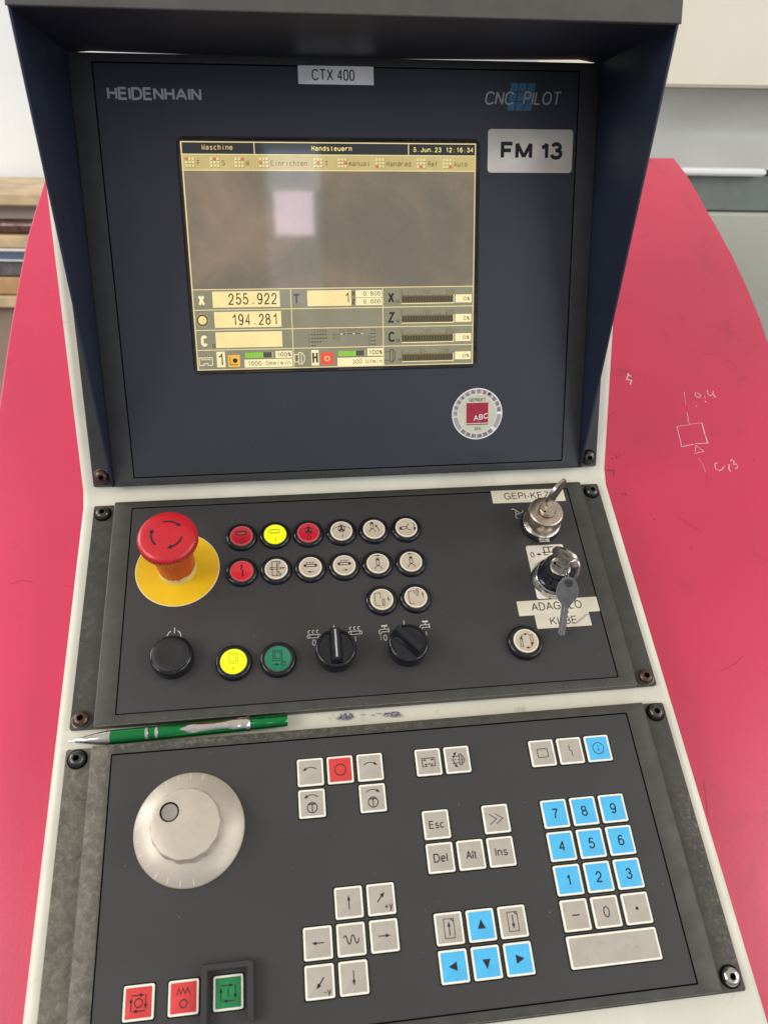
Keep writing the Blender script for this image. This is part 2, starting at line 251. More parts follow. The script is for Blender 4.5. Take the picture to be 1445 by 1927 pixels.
# ------------------------------------------------------------------ plain grotesque lettering drawn as strokes
def _a(cx, cy, rx, ry, a0, a1, n=10):
    return [(cx + rx * math.cos(R_(a0 + (a1 - a0) * i / n)), cy + ry * math.sin(R_(a0 + (a1 - a0) * i / n))) for i in range(n + 1)]
def _o(w_, y0, y1, k=0.42):
    """closed rounded loop"""
    h_ = y1 - y0; r = min(w_ / 2, h_ * k); p = _a(w_ - w_ / 2, y1 - r, w_ / 2, r, 0, 180, 10) + _a(w_ / 2, y0 + r, w_ / 2, r, 180, 360, 10); return p + [p[0]]
SF = {
 'A': (.84, [[(0, 0), (.42, 1), (.84, 0)], [(.15, .34), (.69, .34)]]),
 'B': (.66, [[(0, .5), (.38, .5)] + _a(.38, .75, .24, .25, -90, 90)[::1] + [(0, 1), (0, 0), (.4, 0)] + _a(.4, .25, .26, .25, -90, 90)]),
 'C': (.78, [_a(.42, .68, .40, .32, 25, 180) + _a(.42, .32, .42, .32, 180, 335)]),
 'D': (.72, [[(0, 0), (0, 1), (.3, 1)] + _a(.3, .62, .42, .38, 90, 0) + _a(.3, .38, .42, .38, 0, -90) + [(0, 0)]]),
 'E': (.62, [[(.62, 0), (0, 0), (0, 1), (.6, 1)], [(0, .53), (.56, .53)]]), 'F': (.58, [[(0, 0), (0, 1), (.58, 1)], [(0, .52), (.5, .52)]]),
 'G': (.82, [_a(.42, .68, .40, .32, 30, 180) + _a(.42, .32, .42, .32, 180, 300) + [(.80, .14), (.80, .47), (.45, .47)]]),
 'H': (.68, [[(0, 0), (0, 1)], [(.68, 0), (.68, 1)], [(0, .53), (.68, .53)]]), 'I': (.0, [[(0, 0), (0, 1)]]),
 'J': (.5, [[(.5, 1), (.5, .26)] + _a(.25, .26, .25, .26, 0, -180)]), 'K': (.7, [[(0, 0), (0, 1)], [(.66, 1), (0, .36)], [(.24, .6), (.7, 0)]]), 'L': (.54, [[(0, 1), (0, 0), (.54, 0)]]),
 'M': (.80, [[(0, 0), (0, 1), (.4, .06), (.8, 1), (.8, 0)]]), 'N': (.70, [[(0, 0), (0, 1), (.7, 0), (.7, 1)]]),
 'O': (.86, [_o(.86, 0, 1, .5)]), 'P': (.62, [[(0, 0), (0, 1), (.36, 1)] + _a(.36, .735, .26, .265, 90, -90) + [(0, .47)]]),
 'R': (.68, [[(0, 0), (0, 1), (.4, 1)] + _a(.4, .75, .25, .25, 90, -90) + [(0, .5)], [(.4, .5), (.58, .36), (.62, .1), (.68, 0)]]),
 'S': (.68, [_a(.34, .745, .31, .255, 15, 180, 8) + [(.05, .62), (.62, .42)][:0] + _a(.34, .70, .31, .17, 180, 250, 4) + _a(.34, .33, .34, .19, 70, 0, 4) + _a(.34, .27, .34, .27, 0, -170, 8)]),
 'T': (.72, [[(0, 1), (.72, 1)], [(.36, 1), (.36, 0)]]), 'U': (.68, [[(0, 1), (0, .33)] + _a(.34, .33, .34, .33, 180, 360) + [(.68, 1)]]),
 'X': (.74, [[(0, 0), (.72, 1)], [(0.02, 1), (.74, 0)]]), 'Z': (.66, [[(0.03, 1), (.64, 1), (0, 0), (.66, 0)]]),
 '0': (.54, [_o(.54, 0, 1, .34)]), '1': (.30, [[(0, .74), (.16, .80), (.28, 1), (.28, 0)]]),
 '2': (.56, [[(.02, .70)] + _a(.28, .72, .25, .28, 175, -25, 9) + [(.40, .42), (.12, .2), (0, 0), (.56, 0)]]),
 '3': (.55, [_a(.27, .76, .23, .24, 165, -70, 9) + [(.22, .54)] + _a(.27, .28, .28, .28, 75, -170, 10)]),
 '4': (.58, [[(.44, 0), (.44, 1), (0, .30), (.58, .30)]]), '5': (.56, [[(.52, 1), (.12, 1), (.05, .50)] + _a(.27, .32, .29, .32, 130, -165, 12)]),
 '6': (.55, [_a(.29, .72, .24, .28, 30, 180, 8) + [(.01, .34)] + _a(.28, .31, .27, .31, 180, 540, 18)]), '7': (.54, [[(0, 1), (.54, 1), (.30, .55), (.18, 0)]]),
 '8': (.55, [_o(.47, .54, 1, .5), _o(.55, 0, .54, .5)]), '9': (.55, [_a(.26, .28, .24, .28, -150, 0, 8) + [(.54, .66)] + _a(.27, .69, .27, .31, 0, 360, 18)]),
 'a': (.52, [_a(.25, .53, .22, .19, 160, 0, 7) + [(.47, .12), (.52, .0)], [(.47, .44), (.2, .40)] + _a(.2, .21, .2, .19, 90, 270, 8) + [(.34, .05), (.47, .18)]]),
 'c': (.48, [_a(.25, .36, .25, .36, 40, 320, 14)]), 'd': (.5, [[(.5, 1), (.5, 0)], _a(.25, .36, .25, .36, 0, 360, 16)]), 'e': (.52, [[(.01, .38), (.52, .38)] + _a(.26, .36, .26, .36, 0, 318, 14)]),
 'f': (.3, [[(.12, 0), (.12, .8), (.2, 1), (.32, 1)], [(0, .70), (.3, .70)]]), 'h': (.46, [[(0, 0), (0, 1)], [(0, .46)] + _a(.23, .5, .23, .22, 170, 0, 7) + [(.46, 0)]]), 'i': (.0, [[(0, 0), (0, .72)], [(0, .92), (0, 1.0)]]),
 'l': (.0, [[(0, 0), (0, 1)]]), 'm': (.76, [[(0, 0), (0, .72)], [(0, .48)] + _a(.19, .5, .19, .21, 170, 0, 6) + [(.38, 0)], [(.38, .48)] + _a(.57, .5, .19, .21, 170, 0, 6) + [(.76, 0)]]),
 'n': (.46, [[(0, 0), (0, .72)], [(0, .46)] + _a(.23, .5, .23, .22, 170, 0, 7) + [(.46, 0)]]), 'p': (.5, [[(0, .72), (0, -.26)], _a(.25, .36, .25, .36, 0, 360, 16)]), 'o': (.5, [_a(.25, .36, .25, .36, 0, 360, 16)]), 'r': (.26, [[(0, 0), (0, .72)], [(0, .44), (.08, .64), (.28, .70)]]), 's': (.46, [_a(.23, .54, .2, .17, 20, 200, 7) + [(.12, .40), (.36, .31)] + _a(.23, .18, .22, .18, 30, -165, 7)]),
 't': (.28, [[(.12, .94), (.12, .12), (.2, .0), (.30, .01)], [(0, .70), (.28, .70)]]), 'u': (.46, [[(0, .72), (0, .24)] + _a(.23, .24, .23, .24, 180, 350, 7), [(.46, .72), (.46, 0)]]), 'y': (.48, [[(0, .72), (.25, 0.02)], [(.49, .72), (.22, -.1), (.1, -.26), (0, -.24)]]),
 '+': (.5, [[(0, .38), (.5, .38)], [(.25, .12), (.25, .64)]]), '-': (.3, [[(0, .36), (.3, .36)]]), '.': (.0, [[(0, 0), (0, .10)]]), ':': (.0, [[(0, 0), (0, .10)], [(0, .52), (0, .62)]]), '/': (.4, [[(0, -.05), (.4, 1.05)]]),
 '%': (.8, [_a(.17, .76, .17, .22, 0, 360, 8), _a(.63, .24, .17, .22, 0, 360, 8), [(.15, 0), (.65, 1)]]), ' ': (.12, []),
}
SF['\u00dc'] = (.68, SF['U'][1] + [[(.2, 1.16), (.2, 1.28)], [(.48, 1.16), (.48, 1.28)]])
def stroke_text(b, st, x, y, wd, ht, z, mt, weight=0.115, slant=0.0, rot=0.0, gap=0.24):
    """st centred on x, y; capitals ht high overall, whole string wd wide (None: natural)"""
    adv = []; u = 0.0
    for c in st: adv.append(u); u += SF[c][0] + gap + weight * 0.5
    tot = u - gap - weight * 0.5; lw = ht * weight; k = ht - lw; kx = k if wd is None else (wd - lw) / tot
    c_, s_ = math.cos(rot), math.sin(rot)
    for c, a in zip(st, adv):
        for sk in SF[c][1]:
            out = []
            for px, py in sk:
                qx = (a + px - tot / 2) * kx + slant * py * k; qy = (py - 0.5) * k; out.append((x + qx * c_ - qy * s_, y + qx * s_ + qy * c_))
            if len(out) > 1:
                cl = len(out) > 3 and (Vector(out[0]) - Vector(out[-1])).length < 1e-6
                if cl: b.ribbon(out[:-1], lw, z, mt, True); continue
                run = [out[0]]; zz = z
                for i in range(1, len(out)):
                    run.append(out[i])
                    if i < len(out) - 1:
                        d1 = (Vector(out[i]) - Vector(out[i - 1])).normalized(); d2 = (Vector(out[i + 1]) - Vector(out[i])).normalized()
                        if d1.dot(d2) < -0.15: b.ribbon(run, lw, zz, mt); run = [out[i]]; zz += 0.006
                b.ribbon(run, lw, zz, mt)
def rr(w_, h_, r, cx=0, cy=0, n=4):
    pts = []
    for (sx, sy, a0) in ((1, -1, -90), (1, 1, 0), (-1, 1, 90), (-1, -1, 180)):
        ox, oy = cx + sx * (w_ / 2 - r), cy + sy * (h_ / 2 - r)
        for i in range(n + 1):
            a = R_(a0 + 90 * i / n); pts.append((ox + r * math.cos(a), oy + r * math.sin(a)))
    return pts
# ------------------------------------------------------------------ object helpers
def tag(o, label=None, cat=None, group=None, kind=None):
    if label: o['label'] = label
    if cat: o['category'] = cat
    if group: o['group'] = group
    if kind: o['kind'] = kind
    return o
A_UP = 0.8204; B_LO = 0.01564; HM = -233.13
FR = {'m': Matrix.Identity(4), 'u': Matrix.Rotation(A_UP, 4, 'X'), 'l': Matrix.Translation((0, HM * S, 0)) @ Matrix.Rotation(B_LO, 4, 'X')}
def at(p, x, y, h=0.0, rot=0.0): return FR[p] @ Matrix.Translation((x * S, y * S, h * S)) @ Matrix.Rotation(rot, 4, 'Z')
def loc(x, y, h=0.0, rot=0.0): return Matrix.Translation((x * S, y * S, h * S)) @ Matrix.Rotation(rot, 4, 'Z')
console = bpy.data.objects.new('control_console', None); C.objects.link(console); console.matrix_world = CONSOLE; console.empty_display_size = 0.1
tag(console, 'cream machine tool control console with hooded display, button panel and keyboard panel', 'control panel')
# ------------------------------------------------------------------ housing
def up(y, h): return (y * math.cos(A_UP) - h * math.sin(A_UP), y * math.sin(A_UP) + h * math.cos(A_UP))
b = MB(); prof = [(-520, -12), (-548, -18), (-560, -34), (-560, -70)]
prof = prof[::-1] + [(-4, -9)] 
p1 = up(5, -9); p2 = up(358, -9); p3 = up(364, -15); prof += [p1, p2, p3, (p3[0] + 22, p3[1] - 30), (390, -60)]
n = len(prof)
def side(x, ins=0.0):
    cy_, cz_ = -80, 20; out = []
    for (y, z) in prof: out.append((x, y, z))
    return out
EX = [(-252.5, 4.0), (-251.9, 1.6), (-249.4, 0.2), (-246, 0), (246, 0), (249.4, 0.2), (251.9, 1.6), (252.5, 4.0)]
V = []; F = []
for (x, drop) in EX:
    for k, (y, z) in enumerate(prof):
        ny, nz_ = (0, -1) if k < 4 or k > n - 2 else (0, -1)
        if k in (5, 6, 7): ny, nz_ = math.sin(A_UP), -math.cos(A_UP)
        if k == n - 1: drop2 = 0
        else: drop2 = drop
        V.append((x, y + ny * drop2, z + nz_ * drop2))
for i in range(len(EX) - 1):
    for k in range(n): F.append([i * n + k, (i + 1) * n + k, (i + 1) * n + (k + 1) % n, i * n + (k + 1) % n])
F.append(list(range(n))); F.append([(len(EX) - 1) * n + k for k in range(n)][::-1])
b.add(V, F, 'housing_cream'); b.solid = True
housing = b.build('housing', console, Matrix.Identity(4), ang=28)
b = MB(); blob = random.Random(3)
for (cx_, cy_, r_) in ((-24, -218.5, 5.5), (-30, -219.5, 2.2), (-11, -218.2, 1.2), (-3, -219.0, 1.0), (2, -218, 1.3), (9, -219.5, 3.2), (15, -219.5, 4.0), (19, -221, 2.0)):
    k = 14; b.poly([(cx_ + r_ * (0.7 + 0.5 * blob.random()) * math.cos(2 * math.pi * i / k), cy_ + 0.62 * r_ * (0.7 + 0.5 * blob.random()) * math.sin(2 * math.pi * i / k)) for i in range(k)], -8.85, 'ink_blue')
b.build('ink_smudge', housing, Matrix.Identity(4))
# ------------------------------------------------------------------ panel frames
def frame(pn, w_fl, y0f, y1f, y0r, y1r, mx0, mx1, my0, my1, mt, mem, label, hole=None):
    b = MB(); cy = (y0f + y1f) / 2; hf = y1f - y0f
    b.rings([(rr(w_fl - 0.6, hf - 0.6, 2, 0, cy), -9), (rr(w_fl, hf, 2, 0, cy), -8.6), (rr(w_fl, hf, 2, 0, cy), -6.4), (rr(w_fl - 0.9, hf - 0.9, 2, 0, cy), -5.9)], mt)
    cy = (y0r + y1r) / 2; hr = y1r - y0r; mcx = (mx0 + mx1) / 2; mcy = (my0 + my1) / 2; mw = mx1 - mx0; mh = my1 - my0
    b.rings([(rr(445, hr + 0.6, 1.5, 0, cy), -7), (rr(443.5, hr, 1.5, 0, cy), -1.0), (rr(442.4, hr - 1.1, 1.5, 0, cy), -0.2, 'frame_edge'), (rr(441.6, hr - 1.8, 1.2, 0, cy), 0.0),
             (rr(mw, mh, 0.8, mcx, mcy), 0.0), (rr(mw - 0.1, mh - 0.1, 0.8, mcx, mcy), -3.2, 'groove_black'), (rr(mw - 4, mh - 4, 0.8, mcx, mcy), -3.2, 'groove_black')], mt, cap0=False)
    fr = b.build('panel_frame', console, FR[pn], ang=30); fr['label'] = label
    b = MB(); g = 0.9
    rs = [(rr(mw - 2 * g, mh - 2 * g, 0.8, mcx, mcy), -1.9), (rr(mw - 2 * g, mh - 2 * g, 0.8, mcx, mcy), -0.5), (rr(mw - 2 * g - 0.5, mh - 2 * g - 0.5, 0.8, mcx, mcy), -0.2)]
    if hole: rs += [(rr(hole[2], hole[3], 6, hole[0], hole[1]), -0.2), (rr(hole[2], hole[3], 6, hole[0], hole[1]), -1.8)]
    b.rings(rs, mem, cap0=False, cap1=not hole)
    pl = b.build('front_plate', fr, Matrix.Identity(4), ang=30)
    return fr, pl
SCX, SCY, SW, SH = -12.59, 206.93, 251.8, 188.85
fu, plu = frame('u', 482.5, 8.3, 366, 8.8, 366, -203.5, 204, 16.4, 359.5, 'frame_upper', 'membrane_upper', 'dark frame of the display panel', hole=(SCX, SCY, 257.5, 195.2))
fm, plm = frame('m', 482.5, -213.2, -5.2, -213.6, -5.6, -205.9, 207, -205.9, -13.0, 'frame_middle', 'membrane', 'dark grey frame of the middle button panel')
fl, pll = frame('l', 483.5, -203.2, 4.8, -202.0, 4.6, -206.5, 205.6, -195.8, -2.9, 'frame_lower', 'membrane', 'worn dark grey frame of the keyboard panel')
# screws
def screw(pn, x, y, mt, lab=None, rot=0.0, tiltx=0.0):
    b = MB()
    b.lathe([(7.6, 0), (7.6, 0.7), (6.9, 1.0)], 'groove_black' if mt != 'steel_rusty' else 'steel_dark', seg=28)
    b.lathe([(6.3, 0.9), (6.5, 1.4), (6.0, 2.9), (4.9, 4.2), (3.6, 4.8), (2.7, 4.9)], mt, seg=28, cap1=False)
    b.rings([([(2.7 * math.cos(2 * math.pi * i / 6), 2.7 * math.sin(2 * math.pi * i / 6)) for i in range(6)], 4.9), ([(2.6 * math.cos(2 * math.pi * i / 6), 2.6 * math.sin(2 * math.pi * i / 6)) for i in range(6)], 1.6, 'groove_black')], 'groove_black', cap0=False)
    b.rings([([(3.2 * math.cos(2 * math.pi * i / 6), 3.2 * math.sin(2 * math.pi * i / 6)) for i in range(6)], 4.80), ([(2.5 * math.cos(2 * math.pi * i / 6), 2.5 * math.sin(2 * math.pi * i / 6)) for i in range(6)], 4.88)], mt, cap0=False, cap1=False)
    o = b.build('screw', console, at(pn, x, y, -5.9, rot))
    if lab: o['label'] = lab
    return o
SX = 232.55
for (pn, x, y, mt, lab) in (('u', -SX, 18.2, 'steel_rusty', 'rusty screw at the foot of the hood'), ('u', SX, 18.2, 'steel_dark', None), ('m', -SX, -14.7, 'steel_dark', None), ('m', SX, -14.7, 'steel_dark', None),
                         ('m', -SX, -205.4, 'steel_rusty', None), ('m', SX, -205.4, 'steel_rusty', None), ('l', -SX, -3.3, 'steel_dark', None), ('l', SX, -3.3, 'steel_dark', None),
                         ('l', SX, -193.7, 'steel_bright', 'bright polished screw at the lower right corner'), ('l', -SX, -193.7, 'steel_dark', None)):
    screw(pn, x, y, mt, lab, random.random())
# ------------------------------------------------------------------ hood
hood = bpy.data.objects.new('hood', None); C.objects.link(hood); hood.parent = console; hood.matrix_local = FR['u']; hood.empty_display_size = 0.05; t_ = 1.6
for sx in (-1, 1):
    b = MB(); x0, x1 = sx * 221.8, sx * (221.8 + t_)
    pr_ = [(8.6, -6.2), (9.2, 0.6), (353, 137), (420, 140), (420, 120), (367.5, -6)]
    vs_ = [(x0, y, z) for y, z in pr_] + [(x1, y, z) for y, z in pr_]; k = len(pr_)
    b.add(vs_, [list(range(k)), [k + i for i in range(k)][::-1]] + [[i, (i + 1) % k, k + (i + 1) % k, k + i] for i in range(k)], 'hood_navy_sheen')
    b.solid = True; b.build('hood_side', hood, Matrix.Identity(4), ang=30)
b = MB()      # sheet over the display, its rear edge sagging a little towards the panel frame
N_ = 24; V = []; F = []
for i in range(N_ + 1):
    x = -221.6 + 443.2 * i / N_; u_ = (x + 40) / 230; root = 365.8 + 2.3 * min(1.2, u_ * u_)
    if x < -205 or x > 214: root = 365.5
    V += [(x, root, -1.5), (x, 353, 137), (x, 354.4, 137.2), (x, root + 1.3, -1.5)]
for i in range(N_):
    for k in range(4): F.append([i * 4 + k, i * 4 + (k + 1) % 4, (i + 1) * 4 + (k + 1) % 4, (i + 1) * 4 + k])
b.add(V, F, 'hood_navy_sheen'); b.solid = True; b.build('hood_roof', hood, Matrix.Identity(4), ang=30)
b = MB(); b.box(-224.2, 224.2, 353.2, 420, 137.4, 139.6, 'hood_lip_lit', 0.5); b.build('hood_lip', hood, Matrix.Identity(4))
# a few strands of dust caught in the upper corner of the hood
b = MB(); rd = random.Random(5)
for k in range(5):
    x, y, z = 215 + rd.uniform(-30, 4), 0, 0; pts = []
    a = rd.uniform(0, 6.28)
    for i in range(9):
        pts.append((x, 136 - i * 1.1 - k * 2)); x += 2.2 * math.cos(a); a += rd.uniform(-0.9, 0.9)
    for i in range(len(pts) - 1):
        (xa, ha), (xb, hb) = pts[i], pts[i + 1]
        b.add([(xa, 352.2 + (137 - ha) * 0.09, ha), (xb, 352.2 + (137 - hb) * 0.09, hb), (xb, 352.2 + (137 - hb) * 0.09 - 0.1, hb + 0.35), (xa, 352.2 + (137 - ha) * 0.09 - 0.1, ha + 0.35)], [[0, 1, 2, 3]], 'sticker_smear')
b.build('dust_strand', hood, Matrix.Identity(4)); 
# ------------------------------------------------------------------ display
b = MB()
b.rings([(rr(258.4, 196.1, 6.5), -1.8), (rr(258.2, 195.9, 6.5), 0.0), (rr(257.2, 194.9, 6), 0.5), (rr(255.6, 193.3, 5), 0.35), (rr(254.4, 192.1, 4), -0.6), (rr(252.6, 189.8, 1.2), -2.3)], 'black_plastic', cap0=False, cap1=False)
screen = bpy.data.objects.new('x', None); 
sb = MB(); KX = SW / 640; KY = SH / 480
def X(u): return (u - 320) * KX
def Y(v): return (240 - v) * KY
Z0, Z1, Z2, Z3, Z4 = -2.0, -1.95, -1.90, -1.85, -1.80
sb.rect(X(-1), Y(481), X(641), Y(-1), Z0, 'screen_back')
screen = sb.build('display_screen', console, at('u', SCX, SCY)); screen['label'] = 'lit colour display with position readouts'
b.build('screen_bezel', screen, Matrix.Identity(4))
q = MB()
q.rect(X(1), Y(479), X(639), Y(303), Z1, 'screen_panel'); q.rect(X(1), Y(24), X(639), Y(1), Z1, 'screen_head'); q.rect(X(0), Y(57), X(639), Y(26), Z1, 'screen_menu')
q.rect(X(0), Y(57.5), X(639), Y(55.5), Z2, 'screen_line')
def hl(u0, u1, v, w_=1.9): q.rect(X(u0), Y(v + w_ / 2), X(u1), Y(v - w_ / 2), Z2, 'screen_line')
def vl(u, v0, v1, w_=1.9): q.rect(X(u - w_ / 2), Y(v1), X(u + w_ / 2), Y(v0), Z2 + 0.01, 'screen_line')
for v in (0.8, 25, 303, 479): hl(0, 640, v)
for v in (347, 391, 435): hl(3, 640, v)
vl(1, 0, 480, 2.6); vl(639, 0, 480); vl(154, 0, 25); vl(489, 0, 25); vl(218, 303, 480); vl(427, 303, 480)
q.build('screen_layout', screen, Matrix.Identity(4), smooth=False)
def mono(q, s_, u, v0, v1, pitch, mt, bold=0.0, z=Z3, fit=0.8):
    """characters on a fixed pitch, first cell starting at u, capitals from v0 (top) to v1 (bottom)"""
    ht = (v1 - v0) * KY; lw = ht * (0.12 + bold * 2.2); k = ht - lw
    for i, c in enumerate(s_):
        if c == ' ': continue
        w0, sks = SF[c]; wmax = pitch * fit * KX - lw; kx = wmax / w0 if (w0 * k > wmax or c in '023456789nmuear') and w0 > 0 else k; cxx = X(u + (i + 0.5) * pitch)
        for sk in sks:
            out = [(cxx + (a - w0 / 2) * kx, Y(v1) + lw / 2 + bb * k) for a, bb in sk]
            cl = len(out) > 3 and (Vector(out[0]) - Vector(out[-1])).length < 1e-6
            q.ribbon(out[:-1] if cl else out, lw, z, mt, cl)
q = MB()
mono(q, 'Maschine', 43, 5.5, 16.5, 8.3, 'screen_warm', 0.018); mono(q, 'Handsteuern', 276, 6.5, 17, 8.1, 'screen_headtext', 0.018)
mono(q, '5.Jun.23 12:16:34', 499, 8, 18, 8.0, 'screen_headtext', 0.018)
for s_, u, mt in (('F', 31, 'screen_brown'), ('S', 83, 'screen_brown'), ('M', 134, 'screen_dark'), ('Einrichten', 187, 'screen_brown'), ('T', 304, 'screen_brown'), ('manual', 356, 'screen_brown'), ('Handrad', 439, 'screen_brown'), ('Ref', 531, 'screen_brown'), ('Auto', 590, 'screen_brown')):
    mono(q, s_, u, 36.5, 47.5, 8.0, mt, 0.006)
q.build('menu_text', screen, Matrix.Identity(4), smooth=False)
for k, u in enumerate((7, 59, 111, 163, 280, 333, 416, 507, 566)):
    q = MB(); red = {0: (0, 0), 1: (1, 0), 2: (2, 0), 3: (0, 1), 4: (1, 1), 5: (2, 1), 6: (0, 2), 7: (1, 2), 8: (2, 2)}[k]
    for i in range(3):
        for j in range(3):
            uu, vv = u + i * 7, 31.5 + j * 6.8
            q.rect(X(uu + 0.8), Y(vv + 5.9), X(uu + 6.4), Y(vv + 0.8), Z2, 'screen_cellshade')
            q.rect(X(uu), Y(vv + 5.0), X(uu + 5.4), Y(vv), Z3, 'screen_softred' if (i, j) == red else 'screen_cell')
    q.build('menu_icon', screen, Matrix.Identity(4), smooth=False)
def field(u0, v0, u1, v1, mt='screen_field'):
    q = MB(); q.rect(X(u0 - 1), Y(v1 + 1), X(u1 + 1), Y(v0 - 1), Z2 - 0.02, 'screen_pale'); q.rect(X(u0), Y(v1), X(u1), Y(v0), Z2, mt)
    q.build('readout_field', screen, Matrix.Identity(4), smooth=False)
for (u0, v0, u1, v1) in ((45, 308.5, 192, 341), (46, 352.5, 193, 385), (46, 397, 193, 429.5), (256, 309, 353.5, 341)): field(u0, v0, u1, v1)
for (u0, v0, u1, v1) in ((366, 309.5, 424, 323.5), (366, 326.5, 424, 341), (598, 322, 634, 338), (598, 366, 634, 382), (598, 410, 634, 426), (598, 452, 634, 468), (45, 440, 62, 473), (178, 441, 214, 455), (107, 459, 214, 475), (260, 441, 275, 474), (390, 440, 425.5, 455), (320, 460, 425.5, 477)): field(u0, v0, u1, v1, 'screen_pale')
q = MB()
mono(q, '255.922', 77, 311.5, 336.5, 15.9, 'screen_dark', -0.004, fit=0.78); mono(q, '194.281', 81, 356.5, 381.5, 15.2, 'screen_dark', -0.004, fit=0.78)
mono(q, '1', 337, 313, 336, 17, 'screen_dark', -0.004); mono(q, 'T', 220, 314.5, 337.5, 21, 'screen_blue', 0.03, fit=0.9)
mono(q, 'X', 9, 314, 338, 21, 'screen_pale', 0.05, fit=0.72); mono(q, 'C', 9, 402, 427, 20, 'screen_pale', 0.05, fit=0.72)
mono(q, '0', 36, 422, 430.5, 7, 'screen_dark', 0.01)
mono(q, '1', 43, 443, 470, 20, 'screen_dark', 0.0); mono(q, 'H', 259.5, 444, 471, 16, 'screen_dark', 0.02)
mono(q, '100%', 179.5, 443.5, 453, 8.4, 'screen_dark', 0.01); mono(q, '1000.0mm/min', 112, 462, 472, 8.3, 'screen_brown', 0.005)
mono(q, '100%', 391, 443, 453, 8.4, 'screen_dark', 0.01); mono(q, '300 U/min', 353, 463.5, 473.5, 7.9, 'screen_brown', 0.005)
mono(q, 'X', 355, 311, 321, 9, 'screen_dark', 0.02); mono(q, 'Z', 355, 328, 338, 9, 'screen_dark', 0.02)
mono(q, '0.800', 382, 311.5, 321, 8.1, 'screen_brown', 0.015); mono(q, '0.000', 382, 329, 338.5, 8.1, 'screen_brown', 0.015)
for r_, (c_, v) in enumerate((('X', 314), ('Z', 358), ('C', 402))):
    mono(q, c_, 438, v, v + 24, 17, 'screen_black', 0.03, fit=0.9); mono(q, 'M', 457, v + 15, v + 24.5, 9, 'screen_dark', 0.01)
for v, lab in ((310, ('0', '100', '200')), (354, ('0', '100', '200')), (398, ('0', '100', '200')), (443, ('0', '50', '100'))):
    for s_, u in zip(lab, ((467, 518, 573) if lab[1] == '100' else (467, 511, 560))): mono(q, s_, u, v, v + 8, 7.4, 'screen_brown', 0.0)
for v in (326, 370, 414, 456): mono(q, '0%', 615, v, v + 9, 8.4, 'screen_brown', 0.01)
mono(q, 'M', 461, 461, 470, 9, 'screen_dark', 0.01)
mono(q, '123456', 259, 393.5, 401, 6.3, 'screen_ghost', 0.0)
for i, (c_, n_) in enumerate((('F', 6), ('D', 6), ('S', 4), ('C', 2))):
    mono(q, c_, 252, 402 + i * 8.2, 408.5 + i * 8.2, 6, 'screen_ghost'); 
    for k in range(n_): q.rect(X(260 + k * 6.3), Y(406.4 + i * 8.2), X(264.6 + k * 6.3), Y(404.4 + i * 8.2), Z3, 'screen_black')
mono(q, 'AG1', 308, 402, 409, 6.3, 'screen_ghost'); mono(q, 'AG2', 308, 410.3, 417.3, 6.3, 'screen_ghost'); mono(q, 'Zy', 325, 393.5, 400.5, 6.3, 'screen_ghost'); mono(q, 'RAMFIE', 343, 393.5, 400.5, 6.3, 'screen_ghost'); mono(q, 'Sp', 398, 393.5, 400.5, 6.3, 'screen_ghost')
for i in range(4):
    mono(q, str(i + 1), 391, 401.5 + i * 8.2, 408.5 + i * 8.2, 6, 'screen_ghost')
    for k in range(2): q.rect(X(398 + k * 6.3), Y(406.0 + i * 8.2), X(402.6 + k * 6.3), Y(404.2 + i * 8.2), Z3, 'screen_black')
for k, u in enumerate((328, 334.5, 344, 350, 356, 362.5, 369, 375)): q.rect(X(u), Y(406), X(u + 4.6), Y(404.2), Z3, 'screen_pale' if k in (0, 4, 7) else 'screen_black')
q.build('readout_text', screen, Matrix.Identity(4), smooth=False)
for v, m1 in ((321, 9), (365, 9), (409, 9), (453, 9)):
    q = MB(); q.rect(X(470), Y(v + 18), X(592), Y(v), Z2, 'screen_cellshade')
    q.ribbon([(X(593), Y(v)), (X(593), Y(v + 18.5)), (X(470), Y(v + 18.5))], 0.7, Z3, 'screen_pale')
    for k in range(32): q.rect(X(472.5 + k * 3.75), Y(v + 16), X(474.7 + k * 3.75), Y(v + 3), Z3, 'screen_black')
    for k in range(9): q.rect(X(471 + k * 14.9), Y(v), X(472 + k * 14.9), Y(v - 3), Z3, 'screen_dark')
    q.build('bar_gauge', screen, Matrix.Identity(4), smooth=False)
for u0, v0 in ((108, 442), (321, 443)):
    q = MB(); q.rect(X(u0), Y(v0 + 12.5), X(u0 + 61), Y(v0), Z2, 'screen_panel')
    for k in range(12): q.rect(X(u0 + 0.6 + k * 3.45), Y(v0 + 12), X(u0 + 3.3 + k * 3.45), Y(v0 + 0.6), Z3, 'screen_green')
    for k in range(5): q.rect(X(u0 + 42 + k * 3.9), Y(v0 + 12), X(u0 + 44.9 + k * 3.9), Y(v0 + 0.6), Z3, 'screen_black')
    q.rect(X(u0 + 61.5), Y(v0 + 13), X(u0 + 62.5), Y(v0), Z3, 'screen_pale')
    q.build('bar_gauge', screen, Matrix.Identity(4), smooth=False)
q = MB()
q.rect(X(69), Y(474), X(96), Y(447), Z2, 'screen_orange'); q.ribbon([(X(74), Y(452)), (X(74), Y(469)), (X(91), Y(469))], 0.6, Z3, 'screen_black'); q.disc(X(85), Y(459.5), 2.1, Z3, 'screen_black', 14)
q.build('status_icon', screen, Matrix.Identity(4), smooth=False)
q = MB()
q.rect(X(281), Y(473.5), X(309.5), Y(446), Z2, 'screen_red'); q.arc(X(295.5), Y(460), 2.0, 0, 360, 0.75, Z3, 'screen_pale')
q.build('status_icon', screen, Matrix.Identity(4), smooth=False)
q = MB()
q.ribbon([(X(5), Y(452)), (X(34), Y(452)), (X(34), Y(469)), (X(24), Y(469)), (X(24), Y(465)), (X(15), Y(465)), (X(15), Y(469)), (X(5), Y(469))], 0.6, Z3, 'screen_pale', True)
